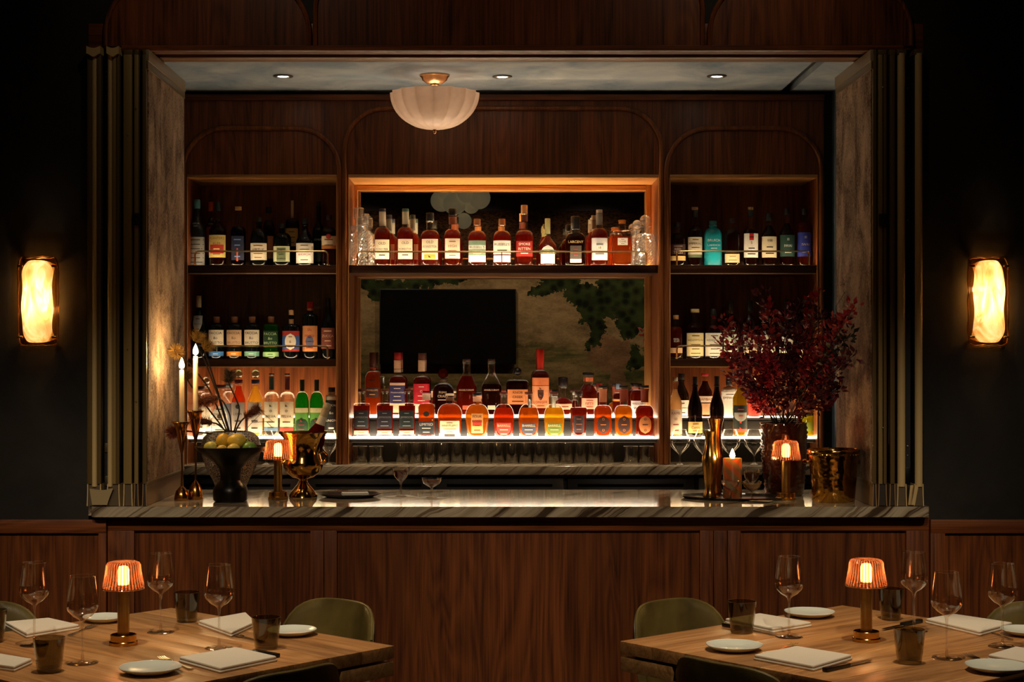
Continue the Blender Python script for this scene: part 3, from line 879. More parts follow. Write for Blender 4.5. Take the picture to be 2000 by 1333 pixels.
# fixtures of the dining room spots, the added ones included
for i, ((lx, ly), tg, wts, ang, wh) in enumerate(DINING_SPOTS):
    t = thing('ceiling_spot', 'small black recessed ceiling spot ' + wh, 'downlight', (lx, ly, CEIL), group='recessed spots of the dining room ceiling')
    MB().lathe([(0.035, -0.001), (0.055, -0.001), (0.054, -0.008), (0.036, -0.010), (0.035, -0.001)], 20).build('trim_ring', BLACK(), t)
# ================================================================ bottles
_TX = {}
def text_geo(s):
    """flat letter outlines, normalised: centred on x, baseline 0, height 1"""
    if s in _TX: return _TX[s]
    cu = bpy.data.curves.new('lettering', 'FONT')
    cu.body = s; cu.size = 1.0; cu.resolution_u = 2; cu.align_x = 'CENTER'
    ob = bpy.data.objects.new('lettering_tmp', cu)
    COL.objects.link(ob)
    me = bpy.data.meshes.new_from_object(ob)
    v = [(p.co.x, p.co.y) for p in me.vertices]; f = [tuple(q.vertices) for q in me.polygons]
    bpy.data.objects.remove(ob); bpy.data.curves.remove(cu); bpy.data.meshes.remove(me)
    if not v: v, f = [(0, 0), (1, 0), (0, 1)], [(0, 1, 2)]
    x0 = min(p[0] for p in v); x1 = max(p[0] for p in v); y0 = min(p[1] for p in v); y1 = max(p[1] for p in v)
    h = max(1e-6, y1 - y0)
    v = [((p[0] - (x0 + x1) / 2) / h, (p[1] - y0) / h) for p in v]
    _TX[s] = (v, f, (x1 - x0) / h)
    return _TX[s]

AMB, RED, DRK, GOLD, ORG, YEL = '#9a4414', '#8e2a0e', '#44140a', '#d08220', '#c25e1c', '#e0a838'
CREAM, WHITE, INK, NAVY, TEAL, GRN = '#e9dcc0', '#f2efe6', '#17130f', '#26304f', '#2c6a68', '#7fa088'
CLEAR = glass((0.985, 0.985, 0.97), 0.75, 0.04)
ORD = ['first', 'second', 'third', 'fourth', 'fifth', 'sixth', 'seventh', 'eighth', 'ninth', 'tenth', 'eleventh', 'twelfth', 'thirteenth',
       'fourteenth', 'fifteenth', 'sixteenth', 'seventeenth', 'eighteenth', 'nineteenth', 'twentieth']
ROWS = []
def row(where, zs, Yfr, Ybk, group): ROWS.append((where, zs, Yfr, Ybk, group, []))
def b(cx, top, hw, sh, nk, nhw, fill=AMB, kind='round', e=2.2, sy=0.92, cap=None, neck=None, labels=(), d='', back=False, level=None, body=None,
      taper=1.0, name='whiskey_bottle', ball=None, dy=0.0):
    """one bottle: px values; cap=(colour, bottom px, widen[, rough]); neck=[(colour, top px, bottom px)]; labels=[(top, bottom, colour, text, ink, width, shape)]"""
    ROWS[-1][5].append(dict(cx=cx, top=top, hw=hw, sh=sh, nk=nk, nhw=nhw, fill=fill, kind=kind, e=e, sy=sy, cap=cap, neck=neck or [], labels=labels, d=d,
                            back=back, level=level, body=body, taper=taper, name=name, ball=ball, dy=dy))

class Shape:
    def __init__(s, prof, rn, R, e, sy):
        s.p = prof; s.rn = rn; s.R = R; s.e = e; s.sy = sy
    def r(s, z):
        p = s.p
        if z <= p[0][1]: return p[0][0]
        for (r0, z0), (r1, z1) in zip(p, p[1:]):
            if z <= z1:
                return r0 if z1 == z0 else r0 + (r1 - r0) * (z - z0) / (z1 - z0)
        return p[-1][0]
    def wt(s, r): return max(0.0, min(1.0, (r - s.rn) / max(1e-6, (s.R - s.rn)))) ** 0.5
    def fn(s, a, r, z):
        k = s.wt(r); e = 2 + (s.e - 2) * k; sy = 1 + (s.sy - 1) * k
        c, q = math.cos(a), math.sin(a)
        g = (abs(c) ** e + abs(q) ** e) ** (-1 / e)
        return r * g * c, r * sy * g * q
    def front(s, x, z, eps):
        r = s.r(z) + eps; k = s.wt(r); e = 2 + (s.e - 2) * k; sy = 1 + (s.sy - 1) * k
        u = min(0.995, abs(x) / r)
        return -(r * sy) * (1 - u ** e) ** (1 / e) - eps * 0.3

def make_bottle(q, Y, zs, label, group):
    s = Y / F
    t = thing(q['name'], label, 'bottle', (X(q['cx'], Y), Y, zs), group=group)
    zf = lambda py: max(0.002, Z(py, Y) - zs)
    R = q['hw'] * s; rn = q['nhw'] * s
    ztop, zsh, znk = zf(q['top']), zf(q['sh']), zf(q['nk'])
    Rb = R * q['taper']
    prof = [(0, 0.0), (Rb * 0.86, 0.0), (Rb * 0.965, 0.003), (Rb, 0.009)]
    nb = 4
    for i in range(1, nb + 1):
        u = i / nb; prof.append((Rb + (R - Rb) * (u if q['taper'] != 1 else 1), 0.009 + (zsh - 0.009) * u))
    ns = 9
    for i in range(1, ns + 1):
        u = i / ns
        if q['kind'] == 'round': rr, zz_ = math.cos(u * PI / 2), math.sin(u * PI / 2)
        elif q['kind'] == 's': rr, zz_ = 1 - (3 * u * u - 2 * u ** 3), u
        elif q['kind'] == 'flat': rr, zz_ = math.cos(u * PI / 2) ** 0.45, math.sin(u * PI / 2) ** 0.8
        else: rr, zz_ = 1 - u, u
        prof.append((rn + (R - rn) * rr, zsh + (znk - zsh) * zz_))
    capb = zf(q['cap'][1]) if q['cap'] else ztop
    prof += [(rn, capb - 0.008), (rn * 1.14, capb - 0.007), (rn * 1.14, capb - 0.001), (rn, capb)]
    if not q['cap']: prof += [(rn * 0.8, capb)]
    else: prof += [(0, capb)]
    prof = [(max(r, 0), z) for r, z in prof]
    sh = Shape([p for p in prof if p[0] > 0], rn, R, q['e'], q['sy'])
    seg = 28
    bm = q['body'] or CLEAR
    MB().lathe(prof, seg, fn=sh.fn).build('glass_body', bm, t, 50)
    if q['fill']:
        lv = zf(q['level']) if q['level'] else znk - 0.002
        lp = [(0, 0.011)]
        for r, z in prof:
            if 0.009 <= z <= lv and r > 0.003: lp.append((r - 0.0022, max(z, 0.012)))
        rl = sh.r(lv) - 0.0022
        lp += [(rl, lv), (0, lv)]
        lp[1] = (lp[1][0] * 0.94, 0.012) if len(lp) > 3 else lp[1]
        lm = q['fill'] if not isinstance(q['fill'], str) else liquid(q['fill'])
        MB().lathe(lp, seg, fn=sh.fn).build('liquid', lm, t, 50)
    if q['cap']:
        c, pb, wd = q['cap'][:3]
        r = rn * wd
        m = MB()
        if ztop - capb > 0.004:
            m.lathe([(0, capb), (r * 0.97, capb), (r, capb + 0.001), (r, ztop - 0.0015), (r * 0.94, ztop), (0, ztop)], 18)
            m.build('cap', brass(c[1:], 0.3) if c.startswith('*') else plain(c, 0.45), t, 50)
    if q['ball']:
        pc, pr, col = q['ball']
        MB().sphere((0, 0, zf(pc)), pr * s, 20, 12).build('stopper_ball', col, t, 60)
    for i, (c, p0, p1) in enumerate(q['neck']):
        z0, z1 = zf(p1), zf(p0)
        m = MB()
        m.lathe([(sh.r(z0 + (z1 - z0) * k / 4) + 0.0009, z0 + (z1 - z0) * k / 4) for k in range(5)], 18)
        m.build('neck_label', paper(c) if not c.startswith('*') else brass(c[1:], 0.3), t, 60)
    for i, L in enumerate(q['labels']):
        p0, p1, c, txt, ink = L[:5]
        wf = L[5] if len(L) > 5 else 0.86
        shp = L[6] if len(L) > 6 else 'rect'
        z0, z1 = zf(p1), zf(p0)
        nx, nz = 10, (8 if shp != 'rect' else 4)
        def hw_(v):
            if shp == 'oval': return max(0.02, math.sqrt(max(0, 1 - (2 * v - 1) ** 2)))
            if shp == 'shield': return 1.0 if v > 0.6 else max(0.03, math.sin(v / 0.6 * PI / 2) ** 0.7)
            if shp == 'dome': return 1.0 if v < 0.55 else max(0.05, math.cos((v - 0.55) / 0.45 * PI / 2) ** 0.5)
            return 1.0
        rm = min(sh.r(z0), sh.r(z1), sh.r((z0 + z1) / 2)); W = rm * wf
        par = t
        if c:
            m = MB()
            for j in range(nz + 1):
                v = j / nz; z = z0 + (z1 - z0) * v; hw = W * hw_(v)
                for k in range(nx + 1):
                    x = hw * (2 * k / nx - 1)
                    m.v.append((x, sh.front(x, z, 0.0009 + 0.0003 * i), z))
            for j in range(nz):
                for k in range(nx):
                    a = j * (nx + 1) + k; m.f.append((a, a + 1, a + nx + 2, a + nx + 1))
            par = m.build('label', paper(c), t, 60)
        if txt:
            lines = txt.split('|'); n = len(lines)
            H = (z1 - z0); slot = H / (n + 0.3)
            m = MB()
            for li, line in enumerate(lines):
                zc = z1 - slot * (li + 0.65)
                if line.startswith('~'):
                    ww = W * (0.2 + 0.12 * len(line)); hh = max(0.0012, slot * 0.18)
                    pts = [(x, zc + dz) for dz in (-hh / 2, hh / 2) for x in (-ww, -ww / 2, 0, ww / 2, ww)]
                    m.add([(x, sh.front(x, z, 0.0016 + 0.0003 * i), z) for x, z in pts], [(k, k + 1, k + 6, k + 5) for k in range(4)])
                    continue
                v, f, asp = text_geo(line)
                hgt = min(slot * 0.8, 1.74 * W / max(asp, 0.1), 0.0125)
                m.add([(x * hgt, sh.front(x * hgt, zc + (y - 0.5) * hgt, 0.0017 + 0.0003 * i), zc + (y - 0.5) * hgt) for x, y in v], f)
            m.build('lettering', plain(ink, 0.5), par, 0)
    return t

# ---- upper mirror shelf
row('upper mirror shelf', S1T, 8.085, 8.20, 'bottles on the upper mirror shelf')
b(747, 408, 16.3, 462, 444, 6.2, RED, cap=('#2b2f3d', 414, 1.05), neck=[('#c9c2ae', 414, 442)], labels=[(469, 507, CREAM, 'OLD|FORESTER|~~', INK, 0.84)], d='red amber whiskey with cream label and navy neck strip')
b(760, 420, 12.5, 470, 455, 5.2, RED, cap=('#3a4250', 428, 1.05), neck=[('#8b8a80', 428, 450)], labels=[(478, 508, '#a36a44', None, INK)], d='red whiskey half hidden', back=True)
b(792, 408, 16.6, 462, 444, 6.2, RED, cap=('#3f6a66', 414, 1.05), neck=[('#b9b29a', 414, 438)], labels=[(468, 507, CREAM, 'OLD|FORESTER|~~', INK, 0.84)], d='red amber whiskey with cream label and teal neck strip')
b(806, 420, 12.5, 470, 455, 5.2, RED, cap=('#3a4a4a', 428, 1.05), neck=[('#8b8a80', 428, 450)], labels=[(478, 508, '#a36a44', None, INK)], d='red whiskey half hidden', back=True)
b(840, 416, 18.6, 464, 450, 7.0, RED, cap=('#15120f', 432, 1.1), labels=[(468, 508, CREAM, 'OLD|FORESTER|~~~|', INK, 0.84), (498, 507, '#c8962e', None, INK, 0.6)], d='red whiskey with black cap and gold strip under label')
b(884, 408, 17.2, 466, 448, 7.2, RED, cap=('#0e0c0b', 421, 1.1), neck=[('#7c3a1c', 424, 438)], labels=[(467, 506, CREAM, '~~|HIGH|~~~|~~', '#8b4a30', 0.84)], d='red whiskey with tall neck, black cap and cream label')
b(932, 428, 18.5, 468, 451, 6.6, RED, cap=('#a5673a', 440, 1.0), labels=[(471, 480, GRN, None, INK, 0.9), (480, 488, '#dfe6da', "RUSSELL'S", '#2c3a30', 0.9), (488, 500, GRN, '~~~|~~', '#dfe6da', 0.9), (500, 513, WHITE, None, INK, 0.9)], d='amber whiskey with green and white banded label')
b(980.5, 428, 18.3, 468, 451, 6.6, RED, cap=('#a5673a', 440, 1.0), labels=[(471, 498, WHITE, "RUSSELL'S|~~~", INK, 0.92), (500, 513, '#e9efe4', None, INK, 0.9)], d='amber whiskey with wide white label and bold black lettering')
b(1024, 401, 17.6, 462, 450, 6.2, RED, cap=('#d8a06c', 418, 1.05), neck=[('#5a2010', 420, 433)], labels=[(472, 502, '#a31d12', 'SMOKE|RITTEN|~~', WHITE, 0.9)], d='tallest red whiskey with white script on red label')
b(1064, 438, 10, 480, 462, 4.0, RED, cap=('#8a7a4a', 448, 1.0), d='slim red whiskey half hidden', back=True)
b(1069.5, 427, 18, 484, 460, 5.2, RED, 's', cap=('#a9ab78', 457, 1.05), labels=[(480, 516, WHITE, None, INK, 0.8, 'dome'), (489, 497, '#4c6a5c', 'RESERVE', '#e9d9a0', 0.92)], d='sloping whiskey with pale domed label and green band')
b(1110, 440, 14, 480, 468, 6.0, DRK, cap=('#14100e', 452, 1.0), d='dark whiskey half hidden', back=True)
b(1124, 423, 20, 472, 455, 9.0, DRK, cap=('#0b0a0a', 448, 1.0), e=3.2, sy=0.7, labels=[(468, 479, None, 'LARCENY', '#e8cf90'), (481, 507, '#4a4540', '~|~', '#a81818', 0.55), (507, 514, '#ecdccf', None, INK, 0.55)], d='dark broad shouldered whiskey with gold block lettering')
b(1160, 421, 13, 470, 452, 5.2, RED, cap=('#8c8378', 430, 1.0), neck=[('#6f5f50', 430, 448)], d='red whiskey half hidden', back=True)
b(1170.5, 410, 17, 465, 446, 6.2, RED, cap=('#b9b6b0', 416, 1.0), neck=[('#77736c', 416, 440)], labels=[(466, 509, '#d4d6da', '~~|~~~', '#6a7078', 0.9), (480, 490, WHITE, '18', INK, 0.32, 'oval')], d='red whiskey with silver grey label and round emblem')
b(1203, 443, 13, 468, 456, 5.5, ORG, 'flat', d='orange spirit flask half hidden', back=True, level=462)
b(1215, 430, 19.6, 459, 450, 6.5, ORG, 'flat', e=4, sy=0.8, neck=[('#b9701a', 430, 437)], labels=[(466, 480, WHITE, '~|COVE|~', '#4a3a2a', 0.5)], d='square shouldered orange spirit decanter with small white label', level=463)
# ---- upper left shelf
row('upper left shelf', S1T, 8.09, 8.24, 'bottles on the upper left shelf')
BLK = darkglass()
b(384.5, 390, 17, 452, 422, 6.2, None, 's', cap=('#4f8f9c', 408, 1.05), body=plain('#0d1216', 0.3), labels=[(434, 446, None, 'AVUA|~~~', '#c9d2d4', 0.8), (464, 519, '#8d8d88', '~~~~~~|~~~~~~|~~~~~|~~~~~~|~~~~~~|~~~~~', '#1b1d20', 0.97)], d='black bottle with silver wave pattern and teal cap', name='liquor_bottle')
b(412, 395, 13.5, 455, 425, 5, DRK, 's', cap=('#c8501e', 413, 1.05), labels=[(434, 442, None, 'AVUA', '#b8a898'), (444, 500, '#7d2a18', None, INK, 0.9)], d='dark bottle with orange capsule', back=True, name='liquor_bottle')
b(425.5, 395, 17, 452, 430, 5.2, DRK, 's', cap=('#14282c', 412, 1.0), labels=[(460, 504, '#c9b26a', 'PLANTERS|RUM|~~~|~~', '#7a5a2a', 0.95), (479, 496, '#b5301c', '~~', '#e8c890', 0.78)], d='dark rum with yellow label and red block', name='rum_bottle')
b(465.5, 404, 15.2, 454, 440, 5, '#2a1030', cap=('#b98a4e', 411, 1.3), labels=[(462, 509, '#1c2440', '~~~|~~|~~~~|~~', '#6a86b8', 0.8), (486, 511, '#b5502a', None, INK, 0.1)], d='dark liqueur with cork and navy label', name='liquor_bottle')
b(506, 425, 16.6, 470, 446, 5.4, None, cap=('#1d1512', 434, 1.05), body=BLK, labels=[(476, 509, '#d8ccb2', '~~~|VIRTUE|~~~|~~', '#5a4030', 0.96)], d='black bottle with cream label and dark cap', name='liquor_bottle')
b(525, 405, 12, 450, 430, 5.4, DRK, cap=('#0e1018', 416, 1.1), labels=[(462, 506, '#a5623c', None, INK, 0.85)], d='amber bottle with dark cap and orange label', back=True, name='liquor_bottle')
b(551, 437, 17.6, 468, 455, 5.4, None, cap=('#0e0e0e', 446, 1.2), body=BLK, labels=[(482, 512, '#b9bf9a', '~~|GIN|~~~', '#3a4030', 0.9), (485, 511, '#5d6a4a', '~|~~|~', '#20281a', 0.5)], d='round shouldered black bottle with pale green label', name='liquor_bottle')
b(571, 392, 14, 440, 428, 3.0, DRK, 'flat', cap=('#c8b79a', 426, 1.0), labels=[(447, 482, '#a5803c', '~~|~~~|~~', '#4a3010', 0.85)], d='dark bottle with long pale neck and ochre label', back=True, name='liquor_bottle')
b(596, 427, 17.6, 474, 446, 5.4, None, 's', cap=('#10181c', 438, 1.05), body=BLK, labels=[(476, 493, '#d4ccbc', '~~|~~~', '#5a5048', 0.96), (493, 515, WHITE, 'RHUM J.M|~~', '#a02a22', 0.96)], d='dark rum with white two part label and red lettering', name='rum_bottle')
b(622.5, 394, 12, 452, 432, 4.2, None, 's', cap=('#1b2420', 404, 1.0), body=darkglass('#0f1a12'), labels=[(466, 472, None, 'ESPRIT', '#c8c8b8'), (490, 512, '#2a3a2c', None, INK, 0.9)], d='slim dark green bottle', back=True, name='liquor_bottle')
b(643, 421, 15, 458, 444, 5.2, DRK, cap=('#2a1210', 430, 1.1), labels=[(462, 487, '#cbb89a', '~~~|~~~', '#4a3a2a', 0.95), (458, 468, '#a52a1c', None, INK, 0.34, 'oval'), (480, 487, '#a5662c', None, INK, 0.95)], d='brown bottle with tan label and red seal', name='liquor_bottle')
# ---- middle left shelf
row('middle left shelf', S2T, 8.09, 8.24, 'bottles on the middle left shelf')
b(388, 578, 16.5, 640, 603, 5.0, None, 's', cap=('#b9a88a', 601, 1.0), body=BLK, labels=[(617, 650, '#8f8f8a', '~~|BRAULIO|~~', '#4a2a24', 1.0, 'shield')], d='black bottle with grey shield label and cream capsule', name='liquor_bottle')
for cx, lab, stripc, nm, fill, tc in ((423, CREAM, '#3a78b8', 'cream label and blue strip', '#101418', INK), (458, '#d8b48e', '#d88a28', 'peach label and orange strip', '#181008', '#7a5030'), (492.5, CREAM, '#7fb8a0', 'cream label and mint strip', '#0c1416', INK)):
    b(cx, 619, 15, 643, 633, 5.0, None, 'flat', cap=('#7a4a2c', 631, 1.25), body=darkglass('#0e1010'), labels=[(645, 676, lab, 'FACCIA|&o|BRUTTO', tc, 0.97), (687, 696, stripc, '~', WHITE, 0.97)], d='short dark amaro with ' + nm, name='liquor_bottle')
b(529.5, 619, 16, 643, 633, 5.0, '#1f7a1c', 'flat', cap=('#7a4a2c', 631, 1.25), labels=[(647, 676, '#123a14', 'FACCIA|&o|BRUTTO', '#b8d0a0', 0.9), (688, 697, '#a8dc90', '~', '#3a6a30', 0.97)], d='bright green liqueur with pale green strip', name='liquor_bottle')
b(569, 606, 17.5, 642, 634, 4.6, None, 'flat', cap=('#c99a68', 616, 1.15), neck=[('#b98a58', 624, 633)], body=darkglass('#0e1010'), labels=[(647, 687, '#a52c28', None, INK, 0.96), (657, 682, '#2c5a9a', None, INK, 0.97), (652, 684, CREAM, '~|&|~~', '#8a5a30', 0.62, 'oval')], d='dark bottle with cream oval on red and blue label', name='liquor_bottle')
b(606, 590, 15, 622, 612, 5.4, None, cap=('#b8181c', 602, 1.15), neck=[('#c8682c', 602, 607)], body=darkglass('#0c100e'), labels=[(637, 687, '#d89058', 'Sfu|mato|~~~|~~', '#a81c18', 0.97), (655, 680, '#5a6a8a', '~|~~|~', '#2a2018', 0.5, 'oval')], d='dark bottle with red cap and orange picture label', name='liquor_bottle')
b(641, 583, 13.5, 640, 606, 4.6, None, 's', cap=('#120e10', 600, 1.05), body=BLK, labels=[(641, 682, '#7a3c2c', '~~~|ZUCCA|~~|~~~', '#d8b890', 0.97)], d='tall black bottle with russet label', name='liquor_bottle')
# ---- lit riser, left bay
row('left lit riser', R1, 8.09, 8.135, 'bottles on the lit riser of the left bay')
MILK = lambda c: plain(c, 0.35)
b(391, 755, 13, 772, 766, 8, None, 'flat', cap=('#3a2418', 762, 1.1), labels=[(790, 845, '#e2d9c2', '~~|LOS|~~~', '#5a4a38')], d='clear spirit with brown cap behind the taper candles', name='spirit_bottle')
b(403, 752, 13, 780, 768, 5, None, 'round', ball=(744, 7.5, glass((0.75, 0.8, 0.72), 0.8, 0.1)), cap=('#d9d2c2', 756, 1.2), labels=[(795, 842, '#e8e2d0', None, INK)], d='clear spirit with a glass ball stopper behind the taper candle', name='spirit_bottle', back=True)
b(431, 752, 19, 792, 768, 9, None, 's', cap=('#4a3020', 759, 1.15), e=3, sy=0.75, labels=[(793, 846, '#e9e4d4', '~~|FORTUNA|~~|BLANCO|~~~', '#3a3226', 0.8, 'dome'), (809, 818, '#4a3a28', None, INK, 0.25, 'oval')], d='flat clear spirit with arched white label and brown stopper', name='spirit_bottle')
b(447, 750, 12, 778, 765, 6, None, 'round', cap=('#8fa0ac', 757, 1.2), labels=[(788, 840, '#7a92a8', None, INK)], d='clear spirit with pale blue label half hidden', back=True, name='spirit_bottle')
b(466, 742, 14, 786, 754, 6, '#e0661a', 's', ball=(731, 8.3, glass((0.62, 0.75, 0.58), 0.8, 0.12)), cap=('#5a1418', 750, 1.35), labels=[(786, 845, '#9a948c', '~|LOLA|~~|~~', '#3a3430', 0.94), (790, 799, '#2c3436', None, INK, 0.3, 'oval')], d='orange spirit with glass ball stopper and red collar', name='spirit_bottle')
b(499, 742, 15, 786, 754, 6, '#f0c45a', 's', ball=(731, 8.3, glass((0.62, 0.75, 0.58), 0.8, 0.12)), cap=('#2a1a3c', 750, 1.35), labels=[(786, 845, '#b8b0a4', '~|LOLA|~~|~~', '#3a3430', 0.94)], d='golden spirit with glass ball stopper and purple collar', name='spirit_bottle')
b(530.5, 730, 15.5, 782, 766, 4.8, None, 'round', cap=('#4a2018', 733, 1.1), body=glass((0.96, 0.95, 0.9), 0.8, 0.06), neck=[('#3a4a40', 736, 762)], labels=[(785, 842, '#e6ddc0', '|o|BELVA|~~~|~~', '#4a4a3a', 0.86), (834, 842, '#5a7a9a', None, INK, 0.86)], d='frosted vodka with long neck and blue foot to its label', name='spirit_bottle')
b(561, 730, 15.5, 782, 766, 4.8, None, 'round', cap=('#4a2018', 733, 1.1), body=glass((0.96, 0.95, 0.9), 0.8, 0.06), neck=[('#6a2a28', 736, 762)], labels=[(785, 842, '#ead9b8', '|o|BELVA|~~~|~~', '#5a3a2a', 0.86), (834, 842, '#b03a2c', None, INK, 0.86)], d='frosted vodka with long neck and red foot to its label', name='spirit_bottle')
for cx, w_ in ((590, 'left'), (618.5, 'right')):
    b(cx, 742, 14, 790, 766, 4.6, '#2f9c2c', 'round', cap=('#12301c', 764, 1.02), labels=[(797, 844, '#5a9a3c', None, INK, 0.97), (816, 844, '#123a20', '|~~|~~', '#8a2c38', 0.9, 'dome'), (797, 806, '#d8d2a0', None, INK, 0.9)], d='bright green vermouth with dark capsule, the %s of the pair' % w_, name='vermouth_bottle')
b(648, 757, 12, 778, 772, 6.5, None, 'flat', cap=('#16120f', 766, 1.05), body=plain('#d8d2c0', 0.3), neck=[('#d8d2c0', 767, 772)], labels=[(782, 846, '#141414', 'MEZCAL|&o|UNION|~~', '#d8d8d0', 0.97)], d='white shouldered spirit with black label by the post', name='spirit_bottle')
# ---- lit riser, middle bay, back step
row('back step of the middle riser', R2, 8.245, 8.30, 'whiskeys on the back step of the middle riser')
b(728, 689, 15.5, 744, 726, 5.6, ORG, cap=('#4a2416', 718, 1.15), neck=[('#a84a24', 719, 724)], labels=[(757, 776, '#3a2018', 'PENELOPE|~~', '#d8a878', 0.8), (735, 750, None, '~~', '#3a1410')], d='tall red amber whiskey with brown capsule', taper=0.97)
b(746, 736, 4, 760, 752, 3.5, None, 'slope', body=glass((0.7, 0.8, 0.6), 0.8, 0.1), d='narrow pale green glass bottle half hidden', back=True, name='spirit_bottle')
b(776.5, 689, 16.5, 746, 735, 6.6, RED, cap=('#a8201c', 704, 1.0), neck=[('#e2b088', 704, 721), ('#d8c0a0', 722, 728)], labels=[(748, 753, '#e0b494', None, INK, 0.9), (754, 787, '#34305a', '~~|WeatheredOak|~~|~~~', '#e0cfc0', 0.9), (788, 806, '#f0d8a8', None, INK, 0.9)], d='red whiskey with red capsule and purple blue label')
b(823.5, 690, 16.5, 746, 736, 6.6, RED, cap=('#6a4030', 704, 1.0), neck=[('#e6bf98', 704, 726)], labels=[(750, 788, '#c81e2c', '~|O|~~|~~', '#f0c8b8', 0.95), (789, 806, '#f0e2c0', None, INK, 0.9)], d='red whiskey with bright crimson label')
b(865, 741, 20, 768, 750, 7, DRK, 'round', ball=(730, 9.5, liquid('#7a2a10')), cap=('#6a2c14', 743, 1.1), e=2.6, sy=0.75, labels=[(762, 786, None, 'ELIJAH|CRAIG|~~~', '#e8c8a0', 0.86)], d='dark whiskey with ball stopper and cream script')
for cx, lv in ((911, None), (960, 752)):
    b(cx, 702, 19.8, 756, 728, 6.8, DRK if lv else RED, 'slope', cap=('#4a3024', 707, 1.05), e=2.4, sy=0.7, level=lv or 736, taper=0.9, labels=[(757, 767, None, "ANGEL'S ENVY", '#e0b088', 0.88), (792, 800, '#c8603a' if not lv else '#e8c8a8', None, INK, 0.4)], d='winged whiskey with long sloping shoulders, ' + ('filled below its shoulders' if lv else 'filled to the neck'))
b(1011, 742, 22, 752, 743, 7, DRK, 'flat', e=5, sy=0.6, cap=('#0b0a0a', 736, 1.1), labels=[(761, 790, '#e08c50', 'KNOB|CREEK|~~~', INK, 0.9)], d='flat square whiskey with black pour spout', ball=(726, 7.5, plain('#0a0909', 0.4)))
b(1030, 765, 8, 790, 780, 4, None, 'round', cap=('#20303c', 772, 1.2), labels=[(785, 806, '#c8d0cc', None, INK)], d='small clear bottle with dark cap half hidden', back=True, name='spirit_bottle')
b(1055.5, 682, 17, 738, 724, 6.8, RED, cap=('#d8301c', 722, 1.02), labels=[(738, 753, '#e8824a', None, INK, 0.97), (754, 797, '#ee9a66', '|~|||LONGER|~~', '#8a4020', 0.97), (762, 782, '#3a1c14', None, INK, 0.34, 'shield')], d='tallest whiskey with red capsule and orange horse head label')
b(1084, 762, 7, 785, 775, 4, None, 'round', cap=('#16201c', 768, 1.3), labels=[(778, 806, '#d8d2b8', None, INK)], d='small clear bottle with black cap half hidden', back=True, name='spirit_bottle')
b(1101, 738, 16.5, 784, 778, 6.6, RED, 'slope', cap=('#0f0c0b', 755, 1.25), ball=(744, 6.2, plain('#0f0c0b', 0.6)), labels=[(789, 800, '#f0b890', '~~~', '#8a4028', 0.95)], d='amber whiskey with tufted black stopper')
b(1123, 766, 6, 790, 782, 3.5, RED, cap=('#e8e4d4', 772, 1.1), d='slim red bottle with white cap half hidden', back=True)
b(1151, 729, 16.3, 766, 752, 7, RED, 'slope', cap=('#17110e', 735, 1.35), neck=[('#c86a40', 738, 746)], labels=[(778, 799, '#f0b490', '~~|FIFTY|~~', '#a84a30', 0.95)], d='red whiskey with wide black stopper and pale orange label')
b(1171, 749, 10, 778, 766, 5, RED, cap=('#9a2a20', 757, 1.1), neck=[('#c8a088', 757, 765)], d='red whiskey with rust cap half hidden', back=True)
b(1208, 750, 10, 780, 768, 5, RED, cap=('#7a90a8', 760, 1.1), neck=[('#d88a4a', 780, 784)], d='red whiskey with blue grey cap half hidden', back=True)
b(1245, 750, 14, 774, 762, 7, RED, cap=('#14100e', 756, 1.2), labels=[(783, 812, '#ece4dc', 'WIDOW|WHIS|KEY', INK, 0.95)], d='red whiskey with white label and black capitals', e=2.8)
# ---- lit riser, middle bay, front step
row('front step of the middle riser', R1, 8.085, 8.1, 'whiskeys on the front step of the middle riser')
for i, (cx, lc) in enumerate(((706.5, '#141c1e'), (752, '#1c1420'), (795, '#14201c'))):
    b(cx, 760, 16.4, 794, 788, 5.6, RED, 'flat', e=4, sy=0.85, cap=('#5a2c18', 766, 1.3), labels=[(802, 837, lc, '~|JEFFERSON|~~|~~~', '#8a8070', 0.86), (841, 849, '#d8bc94', '~~', '#8a6a48', 0.86)], level=793,
      d=['square red whiskey with green black label beside the post', 'square red whiskey with aubergine label', 'square red whiskey with black green label'][i])
b(833, 764, 16.3, 796, 788, 7.5, ORG, 'round', e=4, sy=0.7, cap=('#2c2420', 767, 1.1), neck=[('#e8c0a0', 769, 782)], labels=[(824, 849, '#151a1c', 'LIMITED|~~~|~~', '#c8b8a8', 0.92), (803, 814, '#241a12', None, INK, 0.34, 'oval')], d='flask shaped orange whiskey with a black dot')
b(878.5, 769, 24.5, 812, 789, 7.5, ORG, 'round', e=2.8, sy=0.6, taper=0.86, cap=('#f0d8b8', 773, 1.1), neck=[('#7a4a2c', 776, 783)], labels=[(822, 853, '#f2dca4', '~|WHISTLEPIG|~~~~|~|', '#4a3018', 0.92), (848, 853, '#3a281a', None, INK, 0.5)], d='broad round shouldered whiskey with cream tapering label')
b(932, 768, 23.5, 815, 790, 7.8, GOLD, 'round', e=2.6, sy=0.6, taper=0.84, cap=('#16110e', 773, 1.15), neck=[('#f0b088', 775, 785)], labels=[(808, 846, '#f0a860', 'FOUR|ROSES|~~|~~~', '#6a2818', 0.56), (821, 832, '#c83a20', None, INK, 0.42)], d='broad golden whiskey with narrow orange label and black stopper')
for cx, fl, sc_, nm in ((984, '#c24a1c', '#c83424', 'red shield'), (1032.5, '#c8701e', '#3c3a48', 'slate grey shield'), (1082.5, '#dca428', '#5a6a1a', 'olive green shield')):
    b(cx, 766, 20.6, 818, 790, 6.5, fl, 'round', e=2.6, sy=0.6, taper=0.88, cap=('#6a2a18', 771, 1.2), labels=[(826, 853, sc_, 'BARRELL|~~~|~~', '#e8c088', 0.8, 'shield')], level=797, d='domed whiskey flask with ' + nm + ' label')
